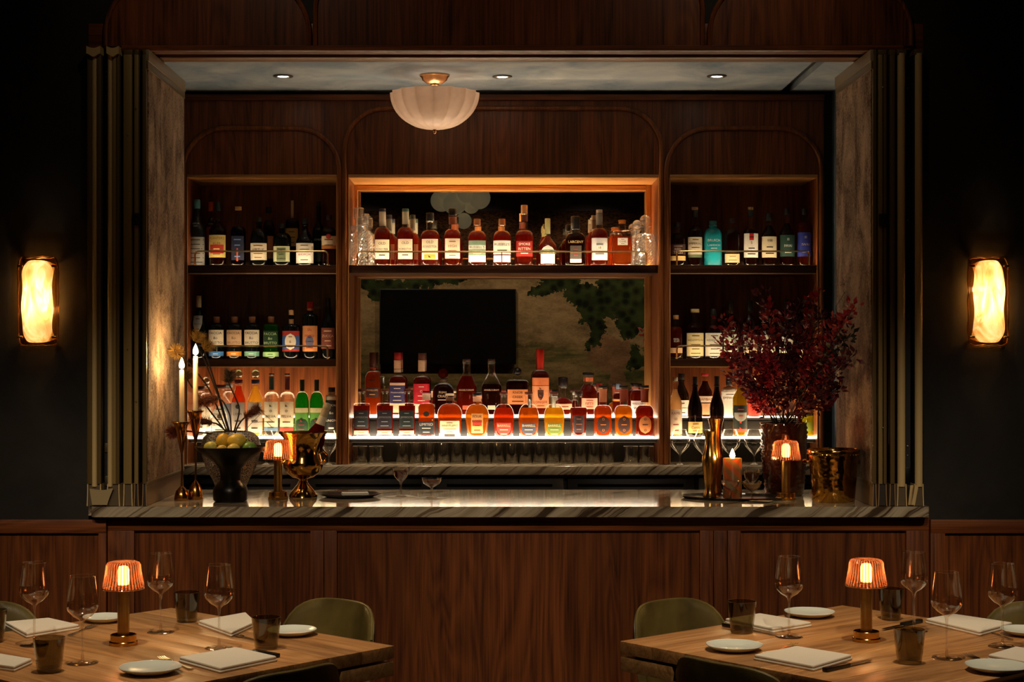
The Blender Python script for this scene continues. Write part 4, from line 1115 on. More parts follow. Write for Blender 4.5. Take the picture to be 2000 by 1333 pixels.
b(1130, 764, 17.5, 802, 796, 7, RED, 'flat', taper=0.82, cap=('#3a1a10', 772, 1.1), labels=[(812, 845, '#2c1210', '~~|~~~|~~', '#8a5038', 0.7)], d='tapering red whiskey with dark crest')
for i, (cx, fl, top) in enumerate(((1177.5, ORG, 753), (1218, GOLD, 753), (1259, RED, 753))):
    b(cx, top, 17.8, 805, 792, 7.2, fl, 'round', e=2.6, sy=0.8, cap=('#120d0b', 758, 1.2), neck=[('#8a3418' if i else '#c8744a', 760, 786)], labels=[(812, 847, '#3a1a10' if i < 2 else '#a8622c', 'o|~~|o', '#b8682c' if i < 2 else '#3a1a10', 0.68, 'oval')],
      d=['round shouldered orange whiskey with dark oval label', 'round shouldered golden whiskey with dark oval label', 'round shouldered red whiskey with copper oval label'][i])
# ---- upper right shelf
row('upper right shelf', S1T, 8.09, 8.2, 'bottles on the upper right shelf')
b(1323, 435, 16, 472, 455, 6.5, DRK, cap=('#160e0c', 444, 1.1), labels=[(478, 498, '#3a2020', '~~~|REEL|TREES', '#c8b8a8', 0.95), (501, 510, '#d8b878', None, INK, 0.97)], d='dark whiskey with gold strip near its base')
b(1357, 405, 14.2, 452, 440, 5.2, DRK, 's', cap=('#a5805a', 410, 1.2), neck=[('#0f0d0c', 411, 425)], labels=[(464, 498, '#d8cdb2', '~~|IMPERIAL|~~~|~', '#3a2c20', 0.97), (498, 504, '#5a6a50', None, INK, 0.97)], d='whiskey with tan stopper, black capsule and cream label')
b(1392.5, 432, 17.2, 462, 446, 6.8, None, cap=('#1c5a60', 440, 1.05), body=plain('#1c9aa8', 0.3), labels=[(466, 475, None, 'BRUICH', '#e6f2f0', 0.95), (476, 490, None, 'LADDICH|~~', '#cfe6e6', 0.8)], d='opaque turquoise gin bottle with white lettering', name='gin_bottle')
b(1429, 427, 16, 460, 446, 5.5, DRK, cap=('#2a1410', 436, 1.2), labels=[(497, 514, '#e6d2a0', '~~|~~~', '#8a6a40', 0.9)], d='dark amber whiskey with small cream label low on it')
b(1466, 405, 14.3, 456, 446, 4.8, DRK, cap=('#a5855a', 410, 1.1), neck=[('#0c0c0c', 411, 424)], labels=[(457, 504, WHITE, '~|S|~~|~~~', INK, 0.97), (457, 470, '#c81c20', None, INK, 0.3)], d='whiskey with white and red label showing a black snake')
b(1501.5, 417, 14.8, 460, 440, 6, DRK, 's', cap=('#14120f', 432, 1.15), labels=[(463, 504, '#dccfae', '竹鶴|~~|~~~', '#1c1712', 0.97)], d='whisky with plain cream label and brushed black characters')
b(1537, 408, 14.8, 458, 436, 5.4, DRK, 's', cap=('#0f0e0d', 420, 1.1), labels=[(460, 502, '#1c4038', '岩|IWAI|~~', '#d8d8cc', 0.97)], d='whisky with dark green label')
b(1571, 408, 14.8, 446, 434, 5.4, RED, cap=('#10121c', 420, 1.1), labels=[(455, 502, '#20308a', '岩|IWAI|~~', '#c8b888', 0.97)], d='whisky with royal blue label and gold characters')
# ---- middle right shelf
row('middle right shelf', S2T, 8.09, 8.2, 'bottles on the middle right shelf')
b(1320, 616, 14, 652, 638, 5.0, RED, cap=('#b98a5a', 624, 1.1), labels=[(660, 670, None, 'REAL|RUM', '#e0cfc0'), (680, 690, '#c8a078', None, INK)], d='reddish rum with white lettering', name='rum_bottle')
b(1357, 604, 17, 646, 632, 6, DRK, cap=('#c8b078', 611, 1.5), labels=[(651, 696, '#ead9a0', '~~|REDEMPTION|~~~|~~|~~~', '#5a4a2a', 0.97)], d='whiskey with broad tan stopper and yellow cream label')
b(1393.5, 604, 17, 646, 632, 6, DRK, cap=('#100f0e', 624, 1.15), labels=[(651, 696, '#e8e2d0', '~~|REDEMPTION|~~~|~~|~~~', '#4a443a', 0.97)], d='whiskey with black cap and white cream label')
b(1427, 586, 14.5, 636, 612, 5, DRK, 's', cap=('#140f0e', 606, 1.05), labels=[(645, 690, '#cfd6c0', None, INK, 0.97)], d='tall dark bottle with pale green label behind the foliage tip', name='liquor_bottle')
b(1464, 587, 15, 634, 612, 5.4, DRK, 's', cap=('#0e0d0d', 608, 1.15), labels=[(655, 690, '#b8a088', None, INK, 0.9)], d='dark bottle with black capsule behind red leaves', name='liquor_bottle')
b(1498, 582, 16, 632, 608, 5, None, 's', cap=('#0e0d0d', 604, 1.05), body=BLK, labels=[(655, 690, '#d8cdb8', '~~|~~~', '#4a4038', 0.97)], d='black wine bottle with cream label behind red leaves', name='wine_bottle')
b(1535, 585, 14, 640, 612, 4.8, None, 's', cap=('#1c0f10', 606, 1.05), body=BLK, labels=[(654, 690, '#e0dccf', None, INK, 0.97)], d='dark bottle with white label deep behind the leaves', name='liquor_bottle')
b(1570, 590, 14, 640, 612, 4.8, DRK, 's', cap=('#1c0f10', 606, 1.05), labels=[(658, 690, '#c8b8a0', None, INK, 0.9)], d='dark bottle at the right end hidden by leaves', name='liquor_bottle')
# ---- lit riser, right bay
row('right lit riser', R1, 8.085, 8.25, 'bottles on the lit riser of the right bay')
b(1319, 737, 13, 790, 760, 4.4, '#e8c8a0', 's', cap=('#d8d0c0', 745, 1.1), body=glass((0.97, 0.93, 0.85), 0.8, 0.05), labels=[(800, 848, '#d8c4ac', 'RAMS|o|~~|~~', '#8a4a40', 0.97)], d='pale pink spirit with long neck beside the post', name='spirit_bottle')
b(1331, 730, 14.5, 774, 748, 5.6, None, 's', cap=('#14100e', 742, 1.1), body=darkglass('#1a0c08'), labels=[(782, 812, '#e8e4d8', '~|MONTENERO|~~', INK, 0.97)], d='dark amaro with white label', back=True, name='liquor_bottle')
b(1357.5, 736, 14.2, 800, 758, 4.8, None, 's', cap=('#0e0b0d', 752, 1.0), body=darkglass('#0a0608', (0.2, 0.1, 0.1)), labels=[(824, 846, '#c8a868', '~~|Cerro|~~', '#6a4a20', 0.97)], d='slim black wine bottle with ochre label', name='wine_bottle')
b(1377, 730, 15, 770, 744, 6, DRK, 's', cap=('#a8202a', 735, 1.15), labels=[(774, 786, '#d8c8b0', 'RAMBAZ', '#8a2c24', 0.97), (788, 810, '#c89a70', None, INK, 0.97)], d='dark bitter with red cap and tan label', back=True, name='liquor_bottle')
b(1400, 735, 14, 800, 758, 4.8, None, 's', cap=('#0e0b0d', 752, 1.0), body=darkglass('#0a0608', (0.2, 0.1, 0.1)), d='slim black wine bottle without visible label', name='wine_bottle')
b(1424, 736, 15, 766, 756, 5.6, None, 'round', cap=('#0f0f0f', 752, 1.1), body=plain('#d8d4cc', 0.35), labels=[(766, 782, '#e8e6e0', '~~~|EMPIRICO', '#2c2c2c', 0.97)], d='white ceramic looking spirit with black cap', back=True, name='spirit_bottle')
b(1445, 716, 14.2, 780, 756, 5, '#a88a1c', 's', cap=('#1a1408', 748, 1.05), labels=[(792, 844, '#14201a', '~~|~||', '#c83a28', 0.95), (806, 824, '#a8a498', None, INK, 0.85, 'shield'), (838, 844, '#d84a34', None, INK, 0.95)], d='green gold vermouth with black label and grey triangle', name='vermouth_bottle')
b(1473, 735, 12, 790, 752, 5, '#d81c14', 's', cap=('#e8dcd0', 742, 1.1), labels=[(790, 812, '#d8301c', None, INK, 0.97)], d='vivid red aperitif beside the vase', back=True, name='liquor_bottle')
b(1577, 752, 13, 790, 768, 5, '#b0a81c', 's', cap=('#3a3a18', 760, 1.1), labels=[(807, 812, '#20200c', None, INK, 0.97), (825, 842, '#6a7a1c', None, INK, 0.97)], d='yellow green liqueur right of the vase', name='liquor_bottle')

for where, zs, Yfr, Ybk, group, lst in ROWS:
    order = sorted(lst, key=lambda q: q['cx'])
    for q in lst:
        i = order.index(q)
        Y = (Ybk if q['back'] else Yfr) + q['dy']
        lab = '%s, %s from left on %s' % (q['d'], ORD[i], where)
        if len(lab.split()) > 16: lab = '%s, on %s' % (q['d'], where)
        if len(lab.split()) > 16: lab = '%s, %s' % (q['d'], where)
        make_bottle(q, Y, zs, lab, group)

# ---------------------------------------------------------------- cut crystal decanters at both ends of the upper mirror shelf
def decanter(label, px, Y, hw, top, bodytop, zs, ball):
    s = Y / F
    t = thing('crystal_decanter', label, 'decanter', (X(px, Y), Y, zs), group='cut crystal decanters on the upper mirror shelf')
    R = hw * s; zb = Z(bodytop, Y) - zs; zt = Z(top, Y) - zs
    e = 2.0 if ball else 4.0
    def fn(a, r, z):
        c, q = math.cos(a), math.sin(a)
        g = (abs(c) ** e + abs(q) ** e) ** (-1 / e)
        k = 1.0
        if 0.01 < z < zb * 0.9 and r > R * 0.8:
            k = 1 - 0.09 * (((int(round(a / (2 * PI) * 36)) + int(z / 0.008)) % 2))
        return r * g * c * k, r * g * q * k
    prof = [(0, 0), (R * 0.9, 0)]
    n = 22
    for i in range(n + 1):
        u = i / n; prof.append((R * (1 if u < 0.84 else 1 - (u - 0.84) * 1.2), 0.004 + (zb - 0.006) * u))
    rn = R * 0.36
    zn = zb + (zt - zb) * 0.35
    prof += [(R * 0.6, zb + 0.002), (rn, zb + 0.006), (rn, zn), (rn * 1.5, zn + 0.002), (rn * 1.5, zn + 0.006), (0, zn + 0.006)]
    MB().lathe(prof, 36, fn=fn).build('body', crystal(), t, 0)
    if ball:
        r = (zt - zn - 0.008) / 2
        MB().sphere((0, 0, zt - r), r, 16, 10).build('stopper', crystal(), t, 0)
    else:
        m = MB(); r = rn * 1.5
        m.lathe([(0, zn + 0.007), (r * 0.7, zn + 0.007), (r, zn + 0.012), (r, zt - 0.006), (r * 0.8, zt), (0, zt)], 12)
        m.build('stopper', crystal(), t, 0)
    return t
decanter('square cut crystal decanter with flat stopper at the left end of the upper mirror shelf', 701, 8.085, 18.5, 406, 442, S1T, False)
decanter('second crystal decanter peeking out behind the square one at the left end', 714, 8.21, 14, 418, 452, S1T, False)
decanter('round cut crystal decanter with ball stopper at the right end of the upper mirror shelf', 1260, 8.085, 21, 420, 458, S1T, True)
decanter('second ball stoppered crystal decanter half hidden at the right end', 1244, 8.21, 15, 430, 462, S1T, True)

# ---------------------------------------------------------------- tumblers under the lit step and snifters on the back counter
CG = glass((0.93, 0.92, 0.88), 0.9, 0.10)
def tumbler(label, px, Y, hw, h, zs, group, name='highball_glass', taper=0.93, facets=0, mat=None, cat='glass'):
    s = Y / F; R = hw * s
    t = thing(name, label, cat, (X(px, Y), Y, zs), group=group)
    fn = None
    if facets: fn = lambda a, r, z: ((r * (1 - 0.06 * abs(math.sin(facets * a / 2)))) * math.cos(a), (r * (1 - 0.06 * abs(math.sin(facets * a / 2)))) * math.sin(a))
    Rb = R * taper
    MB().lathe([(0, 0), (Rb * 0.95, 0), (Rb, 0.003), (Rb + (R - Rb) * 0.5, h / 2), (R, h)], 28, fn=fn).build('wall', mat or CG, t, 60)
    MB().lathe([(0, 0.012), (Rb * 0.9, 0.012), (R * 0.955, h - 0.0005)], 28, fn=fn).build('inner_wall', mat or CG, t, 60)
    MB().lathe([(R * 0.955, h - 0.0005), (R * 0.975, h + 0.0008), (R, h)], 28, fn=fn).build('rim', glass((1, 1, 1), 0.9, 0.2), t, 60)
    return t
hG = R1 - 0.02 - BCT - 0.004
for i, px in enumerate((703, 735, 1232, 1263)):
    tumbler(['faceted rocks glass beside the left post under the lit step', 'second faceted rocks glass from the left post under the lit step',
             'second faceted rocks glass from the right post under the lit step', 'faceted rocks glass beside the right post under the lit step'][i],
            px, 8.05, 15, hG * 0.82, BCT, 'rocks glasses under the lit step', 'rocks_glass', 0.9, 12)
for i in range(16):
    tumbler('plain highball glass, %s from left in the row under the lit step' % ORD[i], 786 + i * 26.7, 8.055, 12.6, hG, BCT, 'highball glasses under the lit step')
def snifter(label, px, basey, rimy, hw, zs, group):
    Y = ondepth(basey, zs); s = Y / F
    t = thing('brandy_snifter', label, 'glass', (X(px, Y), Y, zs), group=group)
    H = Z(rimy, Y) - zs; R = hw * s
    MB().lathe([(0, 0.0), (R * 0.72, 0.0), (R * 0.72, 0.0015), (R * 0.2, 0.005), (0.0045, 0.012), (0.004, H * 0.25), (0.008, H * 0.31), (R * 0.5, H * 0.40),
                (R * 0.88, H * 0.52), (R, H * 0.62), (R * 0.98, H * 0.70), (R * 0.62, H)], 28).build('bowl', CG, t, 70)
    MB().lathe([(R * 0.615, H), (R * 0.63, H + 0.001), (R * 0.645, H)], 28).build('rim', glass((1, 1, 1), 0.9, 0.25), t)
    return t
for i, px in enumerate((1328, 1374, 1426, 1473)):
    snifter('brandy snifter, %s from the post on the back counter under the right bay' % ORD[i], px, 908, 840, 20, BCT, 'brandy snifters on the back counter')
snifter('brandy snifter between the left post and the gold champagne urn', 643, 908, 842, 17, BCT, 'brandy snifters on the back counter')
snifter('brandy snifter just right of the fruit bowl on the back counter', 520, 908, 842, 18, BCT, 'brandy snifters on the back counter')
# ================================================================ on the bar counter
FLAME = emit('#ffe2a8', 30)
def flame(t, x, y, z, h=0.045, r=0.009, watts=1.0, strength=14):
    MB().lathe([(0, 0), (r * 0.7, h * 0.08), (r, h * 0.28), (r * 0.8, h * 0.5), (r * 0.4, h * 0.78), (0, h)], 14, (x, y, z + 0.004)).build('flame', emit('#ffdf9c', strength), t, 60)
    MB().tube([(x, y, z - 0.003), (x + 0.001, y, z + 0.008)], 0.0012, 6).build('wick', plain('#1a1410', 0.8), t)
    light('candle_light', 'POINT', (x, y - 0.02, z + 0.02), watts, (1.0, 0.62, 0.26), 0.012, parent=t)

def table_lamp(label, px, basey, zs, watts=1.2, group='small brass table lamps with ribbed amber shades'):
    Y = ondepth(basey, zs)
    t = thing('table_lamp', label, 'lamp', (X(px, Y), Y, zs), group=group)
    bz = brass('#c99a52', 0.16)
    MB().lathe([(0, 0), (0.039, 0), (0.040, 0.002), (0.040, 0.009), (0.0385, 0.011), (0.0365, 0.012), (0.0365, 0.029), (0.0355, 0.030), (0.0335, 0.030), (0.0335, 0.020), (0, 0.018)], 40).build('base', bz, t)
    MB().lathe([(0, 0.016), (0.0166, 0.016), (0.0166, 0.163), (0, 0.163)], 32).build('column', brass('#b98f4c', 0.34), t)
    MB().lathe([(0, 0.163), (0.014, 0.163), (0.014, 0.170), (0.0, 0.171)], 20).build('socket', bz, t)
    prof = [(0.0585, 0.160), (0.0588, 0.163), (0.054, 0.180), (0.050, 0.198), (0.0478, 0.214), (0.0465, 0.226), (0.043, 0.233), (0.034, 0.2365), (0.0, 0.2375)]
    def rib(a, r, z):
        k = r * (1 + (0.045 * math.cos(36 * a) if r > 0.03 and z > 0.166 else 0))
        return k * math.cos(a), k * math.sin(a)
    MB().lathe(prof, 144, fn=rib).build('ribbed_shade', shade_glass('#c06c46', 0.24), t, 70)
    MB().lathe([(0.0590, 0.1585), (0.0603, 0.160), (0.0590, 0.1625), (0.0575, 0.1605), (0.0590, 0.1585)], 48).build('shade_rim', glass((0.95, 0.75, 0.6), 0.9, 0.3), t)
    MB().lathe([(0, 0.171), (0.015, 0.171), (0.0165, 0.180), (0.0165, 0.212), (0.012, 0.222), (0, 0.225)], 20).build('bulb', emit('#ffd08a', 8), t, 60)
    light('table_lamp_light', 'POINT', (0, 0, 0.195), watts, (1.0, 0.66, 0.32), 0.013, parent=t)
    return t
table_lamp('small brass lamp with ribbed amber shade between the fruit bowl and gold urn', 543, 975, CT, 0.22)
table_lamp('small brass lamp with ribbed amber shade in front of the dark foliage vase', 1535, 977, CT, 0.22)

# ---- two taper candles in brass lily holders
def lily_candle(label, px, basey, topy, mouthy, waistlow, lean=0):
    Y = ondepth(basey, CT); s = Y / F
    t = thing('candlestick', label, 'candlestick', (X(px, Y), Y, CT), group='brass lily candlesticks with lit tapers')
    zm = Z(mouthy, Y) - CT; zt = Z(topy, Y) - CT
    bz = brass('#c08a48', 0.2)
    zb = waistlow
    MB().lathe([(0, 0), (14 * s, 0), (14.5 * s, 0.003), (14 * s, zb * 0.35), (11 * s, zb * 0.7), (5 * s, zb * 0.95), (2.2 * s, zb * 1.05), (1.8 * s, zb * 1.4)], 28).build('bell_foot', bz, t)
    zc = zm - 62 * s
    MB().tube([(0, 0, zb), (0.001, 0, zb + (zc - zb) * 0.5), (0, 0, zc)], [2.2 * s, 1.8 * s, 2.2 * s], 10).build('stem', bz, t)
    def lily(a, r, z):
        u = max(0, (z - (zm - 26 * s)) / (26 * s))
        k = r * (1 + 0.34 * u * math.cos(a - 2.6) + 0.16 * u * math.cos(3 * a))
        return k * math.cos(a), k * math.sin(a) * 0.9
    MB().lathe([(2.2 * s, zc), (5 * s, zc + 14 * s), (8.5 * s, zc + 30 * s), (10 * s, zc + 44 * s), (13 * s, zm - 5 * s), (19 * s, zm), (18.4 * s, zm + 0.001), (12 * s, zm - 5 * s), (7 * s, zm - 14 * s), (0, zm - 16 * s)], 36, fn=lily).build('lily_cup', bz, t, 70)
    r = 4.8 * s
    MB().lathe([(0, zm - 14 * s), (r * 1.08, zm - 14 * s), (r, zt - 0.006), (r * 0.85, zt), (0, zt - 0.001)], 18, (lean, 0, 0)).build('taper_candle', wax('#efdcb4'), t)
    flame(t, lean, 0, zt, 0.046, 0.0115, 0.42)
    return t
lily_candle('shorter lit cream taper in a brass lily candlestick beside the shutter', 355, 978, 723, 825, 0.055)
lily_candle('taller lit cream taper in a brass lily candlestick nearer the fruit bowl', 382, 976, 696, 803, 0.072)

# ---- dark pedestal bowl with citrus
Yb_ = ondepth(980, CT); s = Yb_ / F
bowl = thing('pedestal_bowl', 'blackened bronze pedestal bowl heaped with lemons and limes', 'bowl', (X(450, Yb_), Yb_, CT))
def zb_(py): return Z(py, Yb_) - CT
BRZ = plain('#1b1712', 0.32, 0.7)
MB().lathe([(0, 0), (27 * s, 0), (33 * s, 0.006), (34 * s, zb_(962)), (32 * s, zb_(952)), (25 * s, zb_(944)), (20 * s, zb_(938)), (20 * s, zb_(928)), (23 * s, zb_(915)),
            (34 * s, zb_(903)), (52 * s, zb_(890)), (64 * s, zb_(880)), (69 * s, zb_(873)), (68 * s, zb_(872)), (62 * s, zb_(880)), (40 * s, zb_(893)), (0, zb_(900))], 48).build('bowl', BRZ, bowl)
LEM = lambda c: leather(c[0], c[1])
def citrus(label, px, py, hw, dy, cols, name, tilt=0.3, elong=1.25):
    Y = Yb_ + dy; s_ = Y / F
    p = at(px, py, Y)
    t = thing(name, label, 'fruit', p, group='citrus in the pedestal bowl')
    r = hw * s_
    prof = []
    n = 14
    for i in range(n + 1):
        a = PI * i / n
        rr = math.sin(a); z = -math.cos(a) * elong
        if name == 'lemon' and i in (0, n): z *= 1.12
        prof.append((r * rr if 0 < i < n else 0, r * z))
    m = MB().lathe(prof, 20).xform(Matrix.Rotation(tilt, 4, 'Y') @ Matrix.Rotation(0.3, 4, 'X'))
    m.build('skin', leather(*cols), t, 80)
    q = Matrix.Rotation(tilt, 4, 'Y') @ Matrix.Rotation(0.3, 4, 'X') @ Vector((0, 0, r * elong * (1.1 if name == 'lemon' else 1.0)))
    MB().sphere(q, 0.003, 8, 6).build('stem_end', plain('#5a4a20', 0.7), t)
YL = ('#b5811c', '#e0b53a')
citrus('upright lemon at the top left of the fruit heap', 436, 862, 14, 0.02, YL, 'lemon', 0.2, 1.15)
citrus('big lemon lying at the top right of the fruit heap', 462, 862, 15, 0.0, ('#b8962a', '#e2c34a'), 'lemon', 1.45, 1.3)
citrus('pale green lemon at the left edge of the bowl', 411, 874, 11.5, -0.02, ('#9a9636', '#c9bd5c'), 'lemon', 1.3, 1.2)
citrus('green lime at the right edge of the bowl', 487, 876, 13, -0.02, ('#3a6a1c', '#7da03a'), 'lime', 1.5, 1.15)
citrus('yellow green lime at the far right of the bowl', 476, 866, 11, 0.05, ('#8a9a34', '#b4b850'), 'lime', 1.0, 1.1)
citrus('lemon low at the front middle of the bowl', 456, 879, 12, -0.055, ('#c29a34', '#e6cc60'), 'lemon', 1.5, 1.15)
citrus('lemon low at the front left of the bowl', 433, 880, 10.5, -0.055, ('#b58a2c', '#d8b44a'), 'lemon', 1.2, 1.1)

# ---- speckled vase with dried banksias behind the bowl
Yv = 6.82; sv = Yv / F
def speckle():
    t = NT('speckled_ceramic')
    vo = t.n('TexVoronoi', {'Vector': t.coord((120, 120, 120)), 'Scale': 1.0}, feature='DISTANCE_TO_EDGE').outputs[0]
    return t.done(t.pbr(color=t.ramp(vo, [(0.06, lin('#b9b0a2')), (0.12, lin('#1a1618'))]), rough=0.3))
vase = thing('speckled_vase', 'black and cream speckled flaring vase behind the fruit bowl', 'vase', (X(451, Yv), Yv, CT))
def zv(py): return Z(py, Yv) - CT
MB().lathe([(0, 0), (24 * sv, 0), (26 * sv, 0.006), (34 * sv, zv(940)), (48 * sv, zv(915)), (56 * sv, zv(890)), (58 * sv, zv(872)), (54 * sv, zv(855)), (44 * sv, zv(846)), (36 * sv, zv(843)),
            (33 * sv, zv(844)), (46 * sv, zv(860)), (0, zv(940))], 40).build('body', speckle(), vase)
def banksia(label, pts, r0, r1, cols, spikes=260, sl=0.02, ln=None):
    """dried flower: curved stem and a bristly head; pts are (px,py,Y) from vase to tip, last two span the head"""
    P = [at(*p) for p in pts]
    t = thing('dried_banksia', label, 'flower', P[0], group='dried banksia stems in the speckled vase', world=True)
    sp = []
    for i in range(len(P) - 1):
        for k in range(6): sp.append(P[i].lerp(P[i + 1], k / 6))
    sp.append(P[-1])
    for _ in range(3):
        sp = [sp[0]] + [(sp[i - 1] + sp[i] * 2 + sp[i + 1]) / 4 for i in range(1, len(sp) - 1)] + [sp[-1]]
    MB().tube(sp[:-5], 0.0032, 6).build('stem', plain('#2a1a10', 0.8), t)
    a, c = P[-2], P[-1]
    ax = (c - a); L = ax.length; ax.normalize()
    m = MB(); rnd = random.Random(int(pts[-1][0] * 7 + pts[-1][1]))
    u = ax.orthogonal().normalized(); v = ax.cross(u)
    for i in range(spikes):
        k = rnd.random(); an = rnd.uniform(0, 2 * PI)
        rr = (r0 + (r1 - r0) * k) * 0.55
        out = u * math.cos(an) + v * math.sin(an)
        b0 = a + ax * (L * k) + out * rr * 0.6
        d = (out + ax * rnd.uniform(0.1, 0.9)).normalized()
        tip = b0 + d * (rr * 0.8 + sl * rnd.uniform(0.8, 1.5))
        wv = d.cross(ax)
        if wv.length < 1e-4: wv = u
        wv = wv.normalized() * 0.0013
        n0 = len(m.v)
        m.v += [tuple(b0 - wv), tuple(b0 + wv), tuple(b0 + d.cross(wv).normalized() * 0.0013), tuple(tip)]
        m.f += [(n0, n0 + 1, n0 + 3), (n0 + 1, n0 + 2, n0 + 3), (n0 + 2, n0, n0 + 3)]
    o = m.build('bristles', plain(cols[0], 0.8), t, 0); o['kind'] = 'stuff'
    core = MB().tube([a, a.lerp(c, 0.3), a.lerp(c, 0.7), c], [r0 * 0.35, r0 * 0.6, r1 * 0.6, r1 * 0.25], 10).build('cone', plain(cols[1], 0.9), t)
    return t
vm = (452, 846)
GO, BN = ('#a9823c', '#4a3418'), ('#6b3a1c', '#2c160c')
banksia('golden bristly dried flower above the taller taper flame', [(448, 850, 6.82), (425, 770, 6.82), (398, 700, 6.82), (381, 668, 6.82), (390, 652, 6.82)], 0.016, 0.014, GO, 240, 0.026)
banksia('golden bristly dried flower left of the taller taper flame', [(446, 850, 6.80), (410, 760, 6.80), (372, 712, 6.72), (352, 694, 6.66), (341, 684, 6.62)], 0.016, 0.014, GO, 220, 0.024)
banksia('golden bristly dried flower right of the taller taper flame', [(450, 850, 6.84), (430, 780, 6.84), (410, 716, 6.84), (398, 684, 6.84), (412, 672, 6.84)], 0.015, 0.012, GO, 220, 0.022)
banksia('dim bristly dried flower between the two tapers', [(446, 850, 6.86), (400, 790, 6.86), (372, 752, 6.86), (366, 742, 6.86), (364, 726, 6.86)], 0.014, 0.012, ('#7a5c30', '#3a2814'), 200, 0.022)
banksia('dark feathery round dried flower in front of the middle shelf', [(455, 850, 6.86), (470, 800, 6.86), (452, 760, 6.86), (446, 748, 6.86), (450, 726, 6.86)], 0.022, 0.018, ('#4a3a2a', '#241810'), 320, 0.022)
banksia('long rust brown dried flower lying above the holders', [(452, 848, 6.76), (450, 812, 6.76), (436, 784, 6.76), (425, 778, 6.76), (383, 788, 6.76)], 0.026, 0.022, ('#8a4a22', '#3a1c0c'), 420, 0.018)
banksia('dark brown dried flower low behind the lily cup', [(450, 848, 6.78), (436, 838, 6.78), (424, 828, 6.78), (414, 826, 6.78), (372, 820, 6.78)], 0.020, 0.016, BN, 380, 0.016)
banksia('brush shaped brown dried flower pointing up right', [(458, 850, 6.74), (462, 838, 6.74), (470, 824, 6.74), (478, 816, 6.74), (507, 797, 6.74)], 0.012, 0.024, ('#6a3c20', '#3a1e10'), 480, 0.014)
banksia('small round russet dried flower at the far left by the fabric leaf', [(446, 852, 6.80), (400, 846, 6.74), (360, 842, 6.64), (344, 842, 6.58), (334, 846, 6.55)], 0.022, 0.020, ('#7a3418', '#341409'), 300, 0.016)
# loose wiry twigs
m = MB()
t = thing('dried_twig', 'thin wiry dried twig arching right of the brush flower', 'twig', at(470, 850, 6.8), world=True)
MB().tube([at(470, 852, 6.8), at(492, 826, 6.8), at(520, 824, 6.8), at(532, 836, 6.8)], 0.0012, 5).build('stem', plain('#2a1a10', 0.8), t)
MB().tube([at(492, 826, 6.8), at(512, 806, 6.8), at(533, 824, 6.8)], 0.001, 5).build('side_shoot', plain('#2a1a10', 0.8), t)

# ---- gold trophy urn with a champagne bottle
Yu = ondepth(972, CT); su = Yu / F
urn = thing('champagne_urn', 'gold footed champagne urn holding a leaning bottle', 'bucket', (X(592, Yu), Yu, CT))
def zu(py): return Z(py, Yu) - CT
GLD = brass('#d2a052', 0.12)
MB().lathe([(0, 0), (27 * su, 0), (28 * su, 0.003), (26 * su, zu(964)), (18 * su, zu(954)), (11 * su, zu(946)), (8 * su, zu(939)), (9 * su, zu(936)), (22 * su, zu(932)), (34 * su, zu(922)), (39 * su, zu(910)), (38.5 * su, zu(903)),
            (35 * su, zu(896)), (33.5 * su, zu(885)), (34.5 * su, zu(870)), (38 * su, zu(857)), (44 * su, zu(849)), (48 * su, zu(845)), (47.5 * su, zu(844)), (43 * su, zu(849)), (34 * su, zu(860)), (32 * su, zu(890)), (0, zu(900))], 56).build('body', GLD, urn)
for sx in (-1, 1):
    MB().tube([(sx * 37 * su, 0, zu(905)), (sx * 43 * su, 0, zu(900)), (sx * 44 * su, 0, zu(890)), (sx * 38 * su, 0, zu(884)), (sx * 34 * su, 0, zu(884))], 0.005, 8).build('handle', GLD, urn)
cbt = thing('champagne_bottle', 'champagne bottle with pale foil neck leaning out of the gold urn', 'bottle', (X(604, Yu), Yu + 0.01, CT + zu(885)))
Mt = Matrix.Rotation(0.36, 4, 'Y')
zz0 = 0.0
def ch_part(nm, prof, mat):
    MB().lathe(prof, 24).xform(Mt).build(nm, mat, cbt, 60)
k = su
ch_part('glass_body', [(0, -0.01), (20 * k, -0.01), (20.5 * k, 25 * k), (19 * k, 36 * k), (14 * k, 48 * k), (9.5 * k, 58 * k), (8 * k, 66 * k)], liquid('#8a2c14', 0.3))
ch_part('foil', [(8.2 * k, 64 * k), (7.4 * k, 82 * k), (7.0 * k, 92 * k), (7.8 * k, 93 * k), (7.8 * k, 97 * k), (7.2 * k, 98 * k), (7.2 * k, 103 * k), (0, 104 * k)], paper('#c8b084'))
ch_part('neck_label', [(9.6 * k, 59 * k), (8.5 * k, 66 * k), (7.9 * k, 76 * k)], paper('#e6d8b8'))
# ---- black plate with a folded napkin
Yp_ = ondepth(971, CT)
o = thing('black_plate', 'shallow black plate with rolled rim near the gold urn', 'plate', (X(683, Yp_), Yp_, CT))
r = 61 * Yp_ / F
def ell(k): return lambda a, rr, z: (rr * math.cos(a), rr * math.sin(a) * k)
MB().lathe([(0, 0), (r * 0.72, 0), (r * 0.86, 0.006), (r, 0.014), (r * 0.985, 0.0155), (r * 0.8, 0.007), (0, 0.004)], 44, fn=ell(0.9)).build('dish', plain('#0b0b0c', 0.3), o, 60)
def napkin3(label, name, c, hw, hd, z, rz, mat, layers=2, th=0.004, group=None):
    t = thing(name, label, 'napkin', (c[0], c[1], z), rz, group)
    for i in range(layers):
        k = 1 - 0.03 * i
        MB().box(-hw * k, hw * k, -hd * k, hd * k, i * th, (i + 1) * th - 0.0003, min(0.0015, th * 0.4)).build('fold', mat, t)
    return t
napkin3('folded white cloth lying in the black plate', 'folded_cloth', (X(693, Yp_), Yp_ + 0.01), 0.055, 0.03, CT + 0.0075, 0.15, cloth('#e2dccb'), 2, 0.005)

